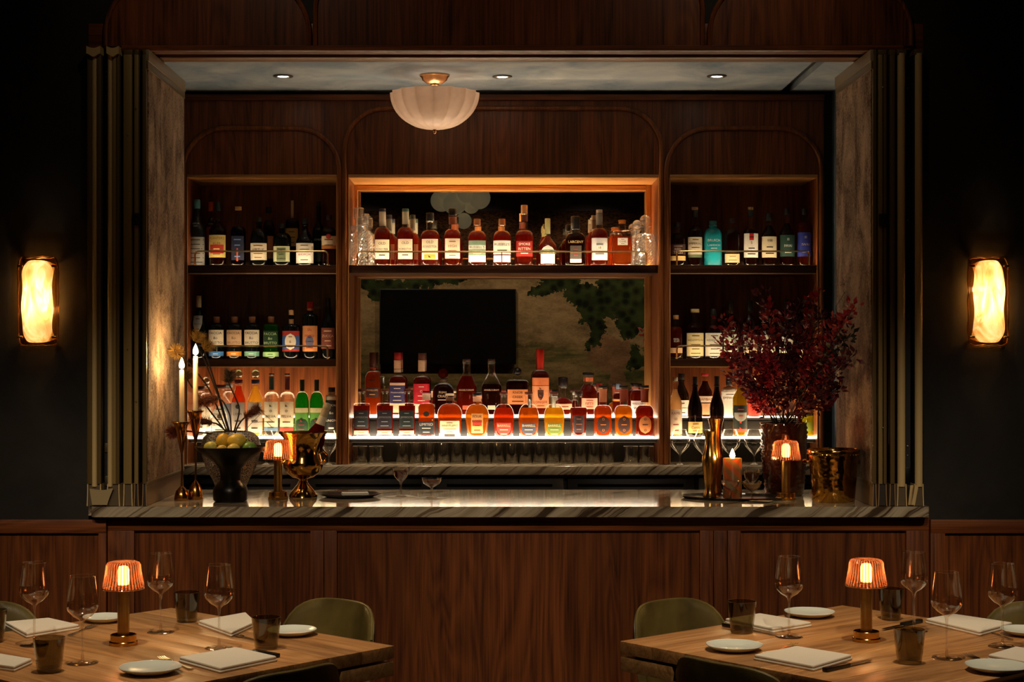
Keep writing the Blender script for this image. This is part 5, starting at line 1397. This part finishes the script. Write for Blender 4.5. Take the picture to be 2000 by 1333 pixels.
# ---- two cocktails on paper napkins
def coupe(label, px, basey, rimy, hw, bowly, foot, drink, zs=CT, group='cocktail coupes on the bar', cut=10, name='cocktail_glass', lift=0.0):
    Y = ondepth(basey, zs); s = Y / F
    t = thing(name, label, 'glass', (X(px, Y), Y, zs + lift), group=group)
    H = Z(rimy, Y) - zs; hb = Z(bowly, Y) - zs; R = hw * s; rf = foot * s
    CGl = glass((0.96, 0.93, 0.88), 1.0, 0.17)
    def fc(a, r, z):
        k = r * (1 - (0.05 * abs(math.sin(cut * a / 2)) if z < hb + (H - hb) * 0.6 else 0))
        return k * math.cos(a), k * math.sin(a)
    MB().lathe([(0, 0), (rf, 0), (rf, 0.0012), (rf * 0.25, 0.005), (0.004, 0.010), (0.0055, hb * 0.5), (0.0035, hb * 0.62), (0.004, hb * 0.9), (R * 0.45, hb + (H - hb) * 0.10), (R * 0.82, hb + (H - hb) * 0.40), (R * 0.97, hb + (H - hb) * 0.75), (R, H)], 40, fn=fc).build('bowl_and_stem', CGl, t, 60)
    MB().lathe([(R * 0.985, H), (R, H + 0.0008), (R * 1.012, H)], 36).build('rim', glass((1, 1, 1), 0.9, 0.3), t)
    if drink:
        MB().lathe([(0, hb + 0.002), (R * 0.40, hb + (H - hb) * 0.13), (R * 0.78, hb + (H - hb) * 0.41), (R * 0.92, hb + (H - hb) * 0.74), (0, hb + (H - hb) * 0.74)], 28).build('drink', liquid(drink, 0.4), t, 40)
    return t
for i, (px, py) in enumerate(((783, 971), (838, 974))):
    Y = ondepth(py, CT)
    napkin3(['white paper napkin under the taller cocktail glass', 'white paper napkin under the wide cocktail coupe'][i], 'paper_napkin', (X(px, Y), Y), 0.06, 0.055, CT, [0.5, -0.45][i], cloth('#d8d0bd'), 1, 0.0012)
coupe('taller cut glass cocktail with red brown drink on a paper napkin', 783, 971, 914, 17, 941, 13, '#8a2a12', lift=0.0014)
coupe('low wide coupe with amber drink on a paper napkin', 843, 974, 935, 19.5, 952, 13, '#9a4a18', lift=0.0014)

# ---- right: black oval tray with candle, vases and glasses
Yt = ondepth(974, CT)
tray = thing('oval_tray', 'long oval black tray with raised lip on the right of the bar', 'tray', (X(1436, Yt), Yt, CT), rz=-0.20)
rx_ = 106 * Yt / F
MB().lathe([(0, 0), (rx_ * 0.93, 0), (rx_, 0.010), (rx_ * 0.985, 0.011), (rx_ * 0.92, 0.004), (0, 0.004)], 56, fn=ell(0.62)).build('dish', plain('#0d0d0e', 0.28), tray, 60)
TZ = CT + 0.0045
def vase_lathe(label, px, basey, pr, mat, name='bud_vase'):
    Y = ondepth(basey, TZ); s = Y / F
    t = thing(name, label, 'vase', (X(px, Y), Y, TZ), group='brass bud vases on the oval tray')
    prof = [(0, 0)] + [(r * s, max(0, Z(py, Y) - TZ)) for r, py in pr]
    r_, z_ = prof[-1]
    MB().lathe(prof + [(r_ * 0.9, z_), (r_ * 0.7, z_ - 0.012), (r_ * 0.55, z_ - 0.05), (0, z_ - 0.06)], 36).build('body', mat, t, 60)
    return t
vase_lathe('front brass bud vase with cup mouth and wasp waist on the tray', 1386, 972, [(13, 972), (13.5, 970), (10.5, 962), (9, 953), (10, 940), (14, 915), (15.5, 898), (13.5, 888), (10, 878), (8.6, 865), (9.2, 853), (12, 845), (12.6, 843)], brass('#cfa257', 0.22))
vase_lathe('taller copper gold bud vase with trumpet mouth behind the front one', 1398, 965, [(13, 965), (13, 961), (10, 950), (11, 930), (14.5, 905), (14.5, 890), (12, 872), (10.2, 858), (10.4, 845), (12, 832), (15, 820), (15.4, 818)], brass('#c07c34', 0.24))
# pillar candle with spiral bands
def spiral_wax():
    t = NT('spiral_banded_wax')
    tc = t.n('TexCoord').outputs['Object']; sp = t.n('SeparateXYZ', {0: tc})
    ang = t.math('ARCTAN2', sp.outputs[1], sp.outputs[0])
    f = t.math('FRACT', t.math('ADD', t.math('MULTIPLY', ang, 4 / (2 * PI)), t.math('MULTIPLY', sp.outputs[2], 20.0)))
    c = t.ramp(f, [(0.45, lin('#b56a3c')), (0.55, lin('#8a7a52'))])
    b_ = t.pbr(color=c, rough=0.4)
    tl = t.n('BsdfTranslucent', {0: c}).outputs[0]
    return t.done(t.n('MixShader', {0: 0.6, 1: b_, 2: tl}).outputs[0])
Yk = ondepth(973, TZ)
cd = thing('pillar_candle', 'lit pillar candle with spiral bronze bands on the oval tray', 'candle', (X(1430.5, Yk), Yk, TZ), group=None)
rc = 18 * Yk / F; hc = Z(895, Yk) - TZ
MB().lathe([(0, 0), (rc, 0), (rc, hc - 0.002), (rc * 0.92, hc), (rc * 0.7, hc - 0.004), (0, hc - 0.008)], 40, fn=lambda a, r, z: (r * (1 + 0.03 * math.cos(8 * (a + z * 20 * PI / 2))) * math.cos(a), r * (1 + 0.03 * math.cos(8 * (a + z * 20 * PI / 2))) * math.sin(a))).build('wax', spiral_wax(), cd, 60)
flame(cd, 0, 0, hc - 0.006, 0.040, 0.011, 0.35)
coupe('small etched cordial glass in front of the pillar candle', 1427, 977, 939, 18, 958, 11, None, TZ, 'small glasses on the oval tray', 8, 'cordial_glass')
coupe('small etched coupe at the middle of the oval tray', 1469, 978, 941, 19, 959, 12, '#8a6a3a', TZ, 'small glasses on the oval tray', 8, 'cordial_glass')
coupe('taller small goblet standing behind the etched coupe on the tray', 1468, 966, 917, 17, 944, 11, '#9a7040', TZ, 'small glasses on the oval tray', 8, 'cordial_glass')
Yn = ondepth(979, TZ)
napkin3('little beige napkin at the right end of the oval tray', 'paper_napkin', (X(1487, Yn), Yn), 0.04, 0.03, TZ + 0.0002, -0.5, cloth('#b9a48a'), 1, 0.0012)

# ---- dark ribbed vase with red foliage
Yv2 = ondepth(968, CT); s2 = Yv2 / F
t = thing('dark_glass_vase', 'dark brown rippled glass vase behind the small lamp', 'vase', (X(1531, Yv2), Yv2, CT))
def z2(py): return Z(py, Yv2) - CT
def ripple(a, r, z):
    k = r * (1 + 0.035 * math.sin(z * 300 + 1.6 * math.sin(a * 3)) + 0.02 * math.sin(5 * a + z * 60))
    return k * math.cos(a), k * math.sin(a)
prof = [(0, 0), (34 * s2, 0), (36 * s2, 0.004)]
for i in range(31):
    u = i / 30; prof.append(((37 + 7.5 * math.sin(min(1, u * 1.5) * PI / 2)) * s2, 0.006 + (z2(826) - 0.006) * u))
prof += [(41 * s2, z2(826)), (39 * s2, z2(836)), (38 * s2, z2(900)), (0, z2(905))]
vt = NT('dark_amber_glass')
vt = vt.done(vt.pbr(color=lin('#2a100a'), rough=0.12, spec=0.8, coat=0.5))
MB().lathe(prof, 60, fn=ripple).build('body', vt, t, 80)
bq = thing('foliage_bouquet', 'wide burgundy barberry foliage bouquet in the dark vase', 'plant', (X(1531, Yv2), Yv2, CT + z2(860)), world=True)
rnd = random.Random(21)
LEAFM = [plain('#981c2a', 0.45), plain('#6c1422', 0.5), plain('#bc2e2e', 0.45), plain('#50161e', 0.5), plain('#24200f', 0.5)]
def leaf_quad(m, p, d, n, L, W):
    sd = d.cross(n).normalized() * W
    n0 = len(m.v)
    mid = p + d * (L * 0.45) + n * (L * 0.06)
    m.v += [tuple(p), tuple(mid + sd), tuple(p + d * L), tuple(mid - sd), tuple(mid)]
    m.f += [(n0, n0 + 1, n0 + 4), (n0 + 1, n0 + 2, n0 + 4), (n0 + 2, n0 + 3, n0 + 4), (n0 + 3, n0, n0 + 4)]
tips = [(1408, 622, -.05), (1425, 700, -.10), (1403, 668, .02), (1440, 640, .08), (1462, 640, -.08), (1492, 566, .05), (1500, 600, -.10), (1530, 640, -.14), (1536, 600, .10),
        (1560, 590, -.02), (1592, 572, .08), (1605, 610, -.1), (1630, 622, .05), (1652, 625, -.04), (1668, 600, .04), (1672, 690, .02), (1650, 700, -.1), (1640, 760, .06), (1615, 790, -.08),
        (1455, 745, -.06), (1470, 780, -.1), (1430, 735, .1), (1580, 690, -.16), (1545, 720, -.18), (1500, 700, -.16), (1620, 680, -.12), (1590, 640, .0), (1660, 655, .08), (1480, 660, -.14), (1565, 650, -.15), (1600, 740, -.14), (1520, 760, -.16)]
for i, (tx, ty, dyy) in enumerate(tips):
    base = Vector((X(1531, Yv2) + rnd.uniform(-.035, .035), Yv2 + rnd.uniform(-.035, .035), CT + z2(850)))
    top = at(tx, ty, min(Yv2 + dyy * 1.3, 1.36 * F / (tx + 14 - VX)))
    mid = base.lerp(top, 0.5) + Vector((0, 0, 0.05)) + Vector((rnd.uniform(-.02, .02), 0, 0))
    pts = []
    for k in range(13):
        u = k / 12
        pts.append(base * (1 - u) ** 2 + mid * (2 * u * (1 - u)) + top * u * u)
    br = MB().tube(pts, [0.0022 * (1 - 0.6 * k / 12) for k in range(13)], 5).build('branch', plain('#2c1a10', 0.8), bq)
    m = MB()
    n_l = 130
    for j in range(n_l):
        u = rnd.uniform(0.28, 1.0) ** 0.8
        k = min(11, int(u * 12)); p = pts[k].lerp(pts[k + 1], u * 12 - k)
        t_ = (pts[k + 1] - pts[k]).normalized()
        off = Vector((rnd.uniform(-1, 1), rnd.uniform(-1, 1), rnd.uniform(-.6, 1))).normalized()
        p = p + off * rnd.uniform(0, 0.034)
        d = (t_ * rnd.uniform(0.1, 0.9) + off).normalized()
        n = d.cross(Vector((rnd.uniform(-1, 1), rnd.uniform(-1, 1), rnd.uniform(-1, 1)))).normalized()
        L = rnd.uniform(0.016, 0.034)
        leaf_quad(m, p, d, n, L, L * rnd.uniform(0.24, 0.36))
    o = m.build('leaves', LEAFM[(i * 7) % 5] if i % 9 == 0 else LEAFM[i % 4], br, 0); o['kind'] = 'stuff'
# bare curling twig against the fabric leaf
tw = [at(1640, 640, Yv2), at(1632, 600, Yv2), at(1645, 580, Yv2), at(1655, 562, Yv2), at(1648, 555, Yv2), at(1640, 558, Yv2)]
MB().tube(tw, 0.001, 5).build('bare_twig', plain('#2c1a10', 0.8), bq)

# ---- gold ice bucket on the right
Yg = ondepth(980, CT); sg = Yg / F
t = thing('ice_bucket', 'hammered gold ice bucket with side knobs at the right end of the bar', 'bucket', (X(1628, Yg), Yg, CT))
def zg(py): return Z(py, Yg) - CT
HG = brass('#c89a4c', 0.14, 0.25)
MB().lathe([(0, 0), (40 * sg, 0), (41 * sg, 0.003), (43 * sg, zg(950)), (46 * sg, zg(915)), (48.5 * sg, zg(890)), (48.5 * sg, zg(887)), (51 * sg, zg(885)), (51.5 * sg, zg(879)), (49 * sg, zg(877)), (47.5 * sg, zg(879)), (46 * sg, zg(890)), (41 * sg, zg(950)), (0, zg(965))], 64).build('body', HG, t, 60)
for k in range(40):
    a = 2 * PI * k / 40
    MB().sphere((50.6 * sg * math.cos(a), 50.6 * sg * math.sin(a), zg(887)), 0.0032, 6, 4).build('rim_bead', HG, t)
for sx in (-1, 1):
    kn = MB().lathe([(0, 0), (0.010, 0.0), (0.008, 0.006), (0.007, 0.012), (0.012, 0.016), (0.013, 0.022), (0.008, 0.028), (0, 0.029)], 16).xform(Matrix.Translation((sx * 46.5 * sg, 0, zg(903))) @ Matrix.Rotation(sx * PI / 2, 4, 'Y'))
    kn.build('side_knob', HG, t)
# ================================================================ dining tables
TT = 0.76
OAK = wood('#8a5a30', '#cf9a60', 'x', 0.34, 0.12)
OAKE = wood('#8f6234', '#d0a066', 'x', 0.4)
def on_t(px, py):
    Y = ondepth(py, TT); return Vector((X(px, Y), Y, TT))
def dining_table(label, corner, ang, size, leaf_dir):
    """corner: the inner (right/left) corner; local x runs along ang from it, local y at +90 deg"""
    t = thing('dining_table', label, 'table', (corner.x, corner.y, 0), ang)
    sx, sy = size
    n = 8
    for i in range(n):            # glued boards of the top, running along the first edge
        y0 = sy * i / n; y1 = sy * (i + 1) / n
        MB().box(0, sx, y0, y1 - 0.0004, TT - 0.036, TT, 0.0012).build('top_board', OAK, t)
    MB().box(0.10, sx - 0.10, 0.10, sy - 0.10, TT - 0.11, TT - 0.0365).build('apron', OAKE, t, 0)
    # folded leaf carried under the top at the inner corner
    a, b_ = leaf_dir
    fl = MB().box(0.001, a, 0.001, b_, TT - 0.085, TT - 0.045, 0.0015).build('folded_leaf', OAKE, t)
    for u in (0.07, 0.22):
        MB().box(u, u + 0.07, 0.002, 0.03, TT - 0.0445, TT - 0.0365, 0.001).build('hinge', plain('#3a342c', 0.35, 1.0), fl)
    MB().lathe([(0, 0), (0.30, 0), (0.30, 0.012), (0.06, 0.03), (0.05, 0.05), (0.05, TT - 0.11), (0, TT - 0.11)], 36, (sx / 2, sy / 2, 0)).build('pedestal', plain('#17140f', 0.4, 0.6), t)
    return t
cL, fL = on_t(770, 1262), on_t(335, 1188)
aL = math.atan2(fL.y - cL.y, fL.x - cL.x)
eL = Vector((math.cos(aL), math.sin(aL), 0)); nL = Vector((-math.sin(aL), math.cos(aL), 0))
# local x: from inner corner to far corner; local y: towards the camera side
dining_table('square oak dining table on the left laid for four', cL, aL, ((fL - cL).length, 1.0), (0.62, 0.20))
cR, fR = on_t(1211, 1253), on_t(1645, 1183)
aR = math.atan2(fR.y - cR.y, fR.x - cR.x)
LR = (fR - cR).length
nR = Vector((math.sin(aR), -math.cos(aR), 0))      # towards camera / right
# mirrored table: start at the near corner so that local y points back to cR-fR edge
oR = cR + nR * 1.0
t = thing('dining_table', 'square oak dining table on the right laid for four', 'table', (oR.x, oR.y, 0), aR)
for i in range(8):
    y0 = i / 8; y1 = (i + 1) / 8
    MB().box(0, LR, y0, y1 - 0.0004, TT - 0.036, TT, 0.0012).build('top_board', OAK, t)
MB().box(0.10, LR - 0.10, 0.10, 0.90, TT - 0.11, TT - 0.0365).build('apron', OAKE, t, 0)
fl = MB().box(0.001, 0.62, 0.80, 0.999, TT - 0.085, TT - 0.045, 0.0015).build('folded_leaf', OAKE, t)
for u in (0.88, 0.80):
    MB().box(0.002, 0.03, u, u + 0.06, TT - 0.0445, TT - 0.0365, 0.001).build('hinge', plain('#3a342c', 0.35, 1.0), fl)
MB().lathe([(0, 0), (0.30, 0), (0.30, 0.012), (0.06, 0.03), (0.05, 0.05), (0.05, TT - 0.11), (0, TT - 0.11)], 36, (LR / 2, 0.5, 0)).build('pedestal', plain('#17140f', 0.4, 0.6), t)

# ---------------------------------------------------------------- chairs
OLIVE = leather('#352c14', '#66572b')
def make_chair(label, x, y, face, top=0.762):
    """face: direction (radians) the sitter looks"""
    t = thing('dining_chair', label, 'chair', (x, y, 0), face - PI / 2, 'olive leather dining chairs')
    # local: sitter looks +y, back at -y
    m = MB(); nu, nv = 20, 10
    def pt(u, v, off):
        a = u * 1.02                                    # -1..1 around the back
        R = 0.235 + off
        zt = top - 0.085 * abs(u) ** 4 - 0.02 * (1 - v)
        edge = 1 - max(0, abs(u) - 0.86) / 0.14 * 0.35
        z = 0.50 + (zt - 0.50) * v * (1 if v < 1 else 1) * (1 if edge == 1 else (0.85 + 0.15 * edge))
        lean = 0.035 * v
        return (R * math.sin(a) * 1.0, -R * math.cos(a) * 0.80 - lean + 0.02, z)
    for off in (0.0, 0.028):
        for j in range(nv + 1):
            for i in range(nu + 1):
                u = i / nu * 2 - 1; v = j / nv
                th = 0.5 + 0.5 * math.sqrt(max(0.0, 1 - max(0, (v - 0.85) / 0.15) ** 2))
                o_ = 0.014 + (off - 0.014) * th
                m.v.append(pt(u, v, o_))
    w_ = nu + 1; h_ = (nv + 1) * w_
    for j in range(nv):
        for i in range(nu):
            a = j * w_ + i
            m.f.append((a, a + 1, a + w_ + 1, a + w_)); m.f.append((h_ + a, h_ + a + w_, h_ + a + w_ + 1, h_ + a + 1))
    for i in range(nu):
        a = nv * w_ + i; m.f.append((a, a + 1, h_ + a + 1, h_ + a)); m.f.append((i, h_ + i, h_ + i + 1, i + 1))
    for j in range(nv):
        a = j * w_; m.f.append((a, a + w_, h_ + a + w_, h_ + a)); a += nu; m.f.append((a, h_ + a, h_ + a + w_, a + w_))
    bk = m.build('backrest', OLIVE, t, 70)
    ed = [pt(i / nu * 2 - 1, 1.0, 0.014) for i in range(nu + 1)]
    MB().tube([Vector(p) + Vector((0, 0, 0.001)) for p in ed], 0.005, 8).build('piping', leather('#443a1c', '#776838'), bk)
    MB().prism(rounded_rect(-0.22, 0.22, -0.17, 0.24, 0.09), 0.41, 0.47, 'xy').build('seat', OLIVE, t)
    for sx in (-1, 1):
        for sy_ in (-1, 1):
            MB().tube([(sx * 0.17, 0.03 + sy_ * 0.16, 0.415), (sx * 0.205, 0.03 + sy_ * 0.20, 0)], [0.016, 0.010], 10).build('leg', plain('#1c130c', 0.4), t)
    return t
make_chair('olive leather chair tucked behind the right corner of the left table', X(584, 5.28), 5.28, math.atan2(-nL.y, -nL.x) if nL.y > 0 else math.atan2(nL.y, nL.x))
make_chair('olive leather chair tucked behind the left corner of the right table', X(1386, 5.28), 5.28, math.atan2(nR.y, nR.x))
make_chair('olive leather chair at the far left edge behind the left table', X(8, 5.22), 5.22, math.atan2(-eL.y, -eL.x))
make_chair('olive leather chair at the far right edge behind the right table', X(1990, 5.22), 5.22, aR + PI)
make_chair('olive leather chair in the foreground before the left table', -0.655, 4.40, aL)
make_chair('olive leather chair in the foreground before the right table', 0.752, 4.493, aR)

# ---------------------------------------------------------------- lamps on the tables
table_lamp('lit brass lamp with ribbed amber shade on the left dining table', 241, 1260, TT, 0.3)
table_lamp('lit brass lamp with ribbed amber shade on the right dining table', 1692, 1253, TT, 0.3)

# ---------------------------------------------------------------- wine glasses
WG = glass((0.98, 0.95, 0.91), 1.0, 0.14)
def wine_glass(label, px, basey, side):
    p = on_t(px, basey)
    t = thing('wine_glass', label, 'glass', p, group='wine glasses on the %s table' % side)
    H = 0.234
    MB().lathe([(0, 0), (0.039, 0), (0.039, 0.0008), (0.012, 0.003), (0.0045, 0.008), (0.0032, 0.03), (0.0032, 0.095), (0.005, 0.112), (0.010, 0.118), (0.024, 0.126), (0.0375, 0.140), (0.0418, 0.152), (0.0412, 0.166), (0.0375, 0.195), (0.0325, H)], 40).build('bowl_and_stem', WG, t, 70)
    MB().lathe([(0.0322, H), (0.0328, H + 0.0008), (0.0334, H)], 40).build('rim', glass((1, 1, 1), 0.9, 0.35), t)
    MB().lathe([(0.0385, 0.0002), (0.0395, 0.0010), (0.0405, 0.0002)], 40).build('foot_rim', glass((1, 1, 1), 0.9, 0.25), t)
    return t
for px, py, d in ((67, 1261, 'empty wine glass at the left edge of the left table by the napkin'), (161, 1297, 'empty wine glass nearest the camera on the left table'),
                  (314, 1236, 'empty wine glass farthest back on the left table right of the lamp'), (428, 1267, 'empty wine glass between the two right napkins of the left table')):
    wine_glass(d, px, py, 'left')
for px, py, d in ((1541, 1245, 'empty wine glass at the left of the right table before the back plate'), (1785, 1233, 'empty wine glass farthest back on the right table'),
                  (1849, 1287, 'empty wine glass nearest the camera on the right table'), (1958, 1264, 'empty wine glass at the right edge of the right table')):
    wine_glass(d, px, py, 'right')
# ---------------------------------------------------------------- smoked tumblers
SMK = glass((0.60, 0.56, 0.43), 0.7, 0.05)
def smoked(label, px, basey, rimy, hw, side):
    p = on_t(px, basey); s = p.y / F
    return tumbler(label, px, p.y, hw, Z(rimy, p.y) - TT, TT, 'smoked tumblers on the %s table' % side, 'smoked_tumbler', 0.76, 0, SMK)
smoked('smoked grey tumbler at the front of the left table by the wine glass', 96, 1313, 1246, 31, 'left')
smoked('smoked grey tumbler at the back of the left table by the lamp', 365, 1215, 1157, 25.5, 'left')
smoked('smoked olive tumbler beside the plate at the right of the left table', 520, 1268, 1206, 29, 'left')
smoked('smoked tumbler cut off by the left edge of the picture', -14, 1255, 1192, 27, 'left')
smoked('smoked olive tumbler at the left corner of the right table', 1449, 1237, 1175, 28.5, 'right')
smoked('smoked tumbler at the back of the right table behind the lamp', 1740, 1211, 1150, 24.5, 'right')
smoked('smoked tumbler at the front of the right table before the wine glass', 1776, 1296, 1229, 31, 'right')
# ---------------------------------------------------------------- plates
CER = plain('#c9cdbd', 0.18)
def plate(label, px, py, r, side):
    p = on_t(px, py)
    t = thing('side_plate', label, 'plate', p, group='side plates on the %s table' % side)
    def wob(a, rr, z):
        k = rr * (1 + 0.012 * math.cos(7 * a) * (1 if rr > r * 0.8 else 0)); return k * math.cos(a), k * math.sin(a)
    MB().lathe([(0, 0), (r * 0.6, 0), (r * 0.66, 0.003), (r * 0.9, 0.010), (r, 0.0155), (r * 0.99, 0.0175), (r * 0.88, 0.013), (r * 0.62, 0.006), (0, 0.005)], 56, fn=wob).build('dish', CER, t, 60)
    MB().lathe([(r * 0.985, 0.0172), (r * 1.0, 0.0182), (r * 1.008, 0.0165)], 56, fn=wob).build('rim', plain('#dfe0d2', 0.15), t)
plate('pale celadon side plate at the front of the left table', 294, 1315, 0.080, 'left')
plate('pale side plate beside the olive tumbler at the right of the left table', 570, 1241, 0.072, 'left')
plate('pale side plate behind the lamp at the back of the left table', 203, 1215, 0.064, 'left')
plate('pale side plate at the left corner of the right table', 1434, 1271, 0.078, 'right')
plate('pale side plate at the back of the right table', 1581, 1205, 0.078, 'right')
plate('pale side plate at the front right of the right table', 1947, 1312, 0.080, 'right')
plate('pale side plate cut off by the right edge of the picture', 2004, 1241, 0.072, 'right')
# ---------------------------------------------------------------- napkins
NAP = cloth('#d9cfb9')
def napkin(label, c4, side, th=0.015):
    P = [on_t(*c) for c in c4]
    c = sum(P, Vector()) / 4
    t = thing('linen_napkin', label, 'napkin', c, group='folded linen napkins on the %s table' % side, world=True)
    lay = 2
    for i in range(lay):
        k = 1.0 - 0.02 * i
        poly = []
        Q = [c + (p - c) * k for p in P]
        for j in range(4):
            a, b_, d = Q[j - 1], Q[j], Q[(j + 1) % 4]
            for u in (0.94, 0.97):
                poly.append(a.lerp(b_, u))
            poly.append((a.lerp(b_, 0.985) + d.lerp(b_, 0.985)) / 2)
            for u in (0.97, 0.94):
                poly.append(d.lerp(b_, u))
        z0 = TT + 0.0003 + th / lay * i; z1 = z0 + th / lay - 0.0008
        m = MB(); n = len(poly)
        ins = [c + (p - c) * 0.985 for p in poly]
        rings = [(ins, z0), (poly, z0 + (z1 - z0) * 0.35), (poly, z0 + (z1 - z0) * 0.65), (ins, z1)]
        for ring, z in rings: m.v += [(p.x, p.y, z) for p in ring]
        for r_ in range(3):
            for j in range(n):
                j2 = (j + 1) % n; m.f.append((r_ * n + j, r_ * n + j2, (r_ + 1) * n + j2, (r_ + 1) * n + j))
        m.f.append(tuple(range(n))[::-1]); m.f.append(tuple(range(3 * n, 4 * n)))
        m.build('fold', NAP, t, 50)
napkin('folded cream napkin at the front right of the left table', [(347, 1294), (461, 1274), (543, 1293), (430, 1317)], 'left')
napkin('folded cream napkin at the back right of the left table', [(386, 1222), (480, 1205), (500, 1224), (452, 1246)], 'left')
napkin('folded cream napkin at the left of the left table', [(8, 1224), (95, 1216), (157, 1230), (51, 1248)], 'left')
napkin('folded cream napkin cut off at the lower left picture edge', [(-90, 1298), (-20, 1284), (64, 1298), (28, 1314)], 'left')
napkin('folded cream napkin at the front of the right table above the knife', [(1470, 1290), (1555, 1272), (1666, 1290), (1589, 1313)], 'right')
napkin('folded cream napkin at the back left of the right table', [(1414, 1218), (1484, 1207), (1587, 1225), (1510, 1238)], 'right')
napkin('folded cream napkin at the back right of the right table', [(1806, 1218), (1861, 1208), (1980, 1226), (1914, 1244)], 'right')
napkin('folded cream napkin cut off at the right picture edge', [(1928, 1290), (1984, 1273), (2080, 1290), (2012, 1306)], 'right')
# ---------------------------------------------------------------- cutlery
STEEL = plain('#b8b0a4', 0.2, 1.0)
def cutlery(kind, label, tip, end, side, lift=0.0):
    a, b_ = on_t(*tip), on_t(*end)
    d = (b_ - a); ang = math.atan2(d.y, d.x); L = 0.19
    t = thing(kind, label, kind.split('_')[-1], (a.x, a.y, TT + lift), ang, '%ss on the %s table' % (kind.replace('_', ' '), side))
    if kind == 'fork':
        for k in range(4):
            y = (k - 1.5) * 0.0062
            MB().tube([(0, y, 0.006), (0.02, y, 0.003), (0.045, y, 0.0035)], [0.0009, 0.0014, 0.0016], 6).build('tine', STEEL, t)
        MB().prism([(0.043, -0.0112), (0.062, -0.0105), (0.075, -0.0035), (0.075, 0.0035), (0.062, 0.0105), (0.043, 0.0112)], 0.0022, 0.0045, 'xy').build('neck', STEEL, t)
        MB().prism([(0.074, -0.003), (0.13, -0.0035), (L, -0.008), (L + 0.004, 0), (L, 0.008), (0.13, 0.0035), (0.074, 0.003)], 0.0005, 0.004, 'xy').build('handle', STEEL, t)
    else:
        MB().prism([(0, 0.0), (0.012, -0.007), (0.10, -0.009), (0.112, -0.006), (0.112, 0.006), (0.10, 0.007), (0.02, 0.005)], 0.004, 0.0058, 'xy').build('blade', STEEL, t)
        MB().box(0.110, 0.215, -0.0085, 0.0085, 0.0005, 0.012, 0.003).build('handle', plain('#15130f', 0.35), t)
    return t
cutlery('fork', 'steel fork with tines pointing back beside the celadon plate', (314, 1287), (408, 1322), 'left')
cutlery('fork', 'steel fork lying beside the back right napkin of the left table', (449, 1240), (520, 1258), 'left')
cutlery('fork', 'steel fork between the left napkin and the lamp', (188, 1222), (120, 1250), 'left')
cutlery('table_knife', 'black handled knife sticking out from the front right napkin of the left table', (440, 1268), (572, 1291), 'left')
cutlery('table_knife', 'black handled knife before the front napkin of the right table', (1704, 1293), (1601, 1316), 'right')
cutlery('table_knife', 'black handled knife beside the olive tumbler on the right table', (1520, 1243), (1394, 1221), 'right')
cutlery('table_knife', 'black handled knife before the back right napkin of the right table', (1722, 1233), (1826, 1211), 'right')
cutlery('fork', 'steel fork between the corner plate and the front napkin', (1553, 1260), (1470, 1292), 'right')
cutlery('fork', 'steel fork below the back right napkin of the right table', (1917, 1230), (1980, 1254), 'right')
cutlery('fork', 'steel fork beside the front right plate of the right table', (1889, 1281), (1935, 1302), 'right')

for o in SC.objects:
    if '_world' in o: del o['_world']
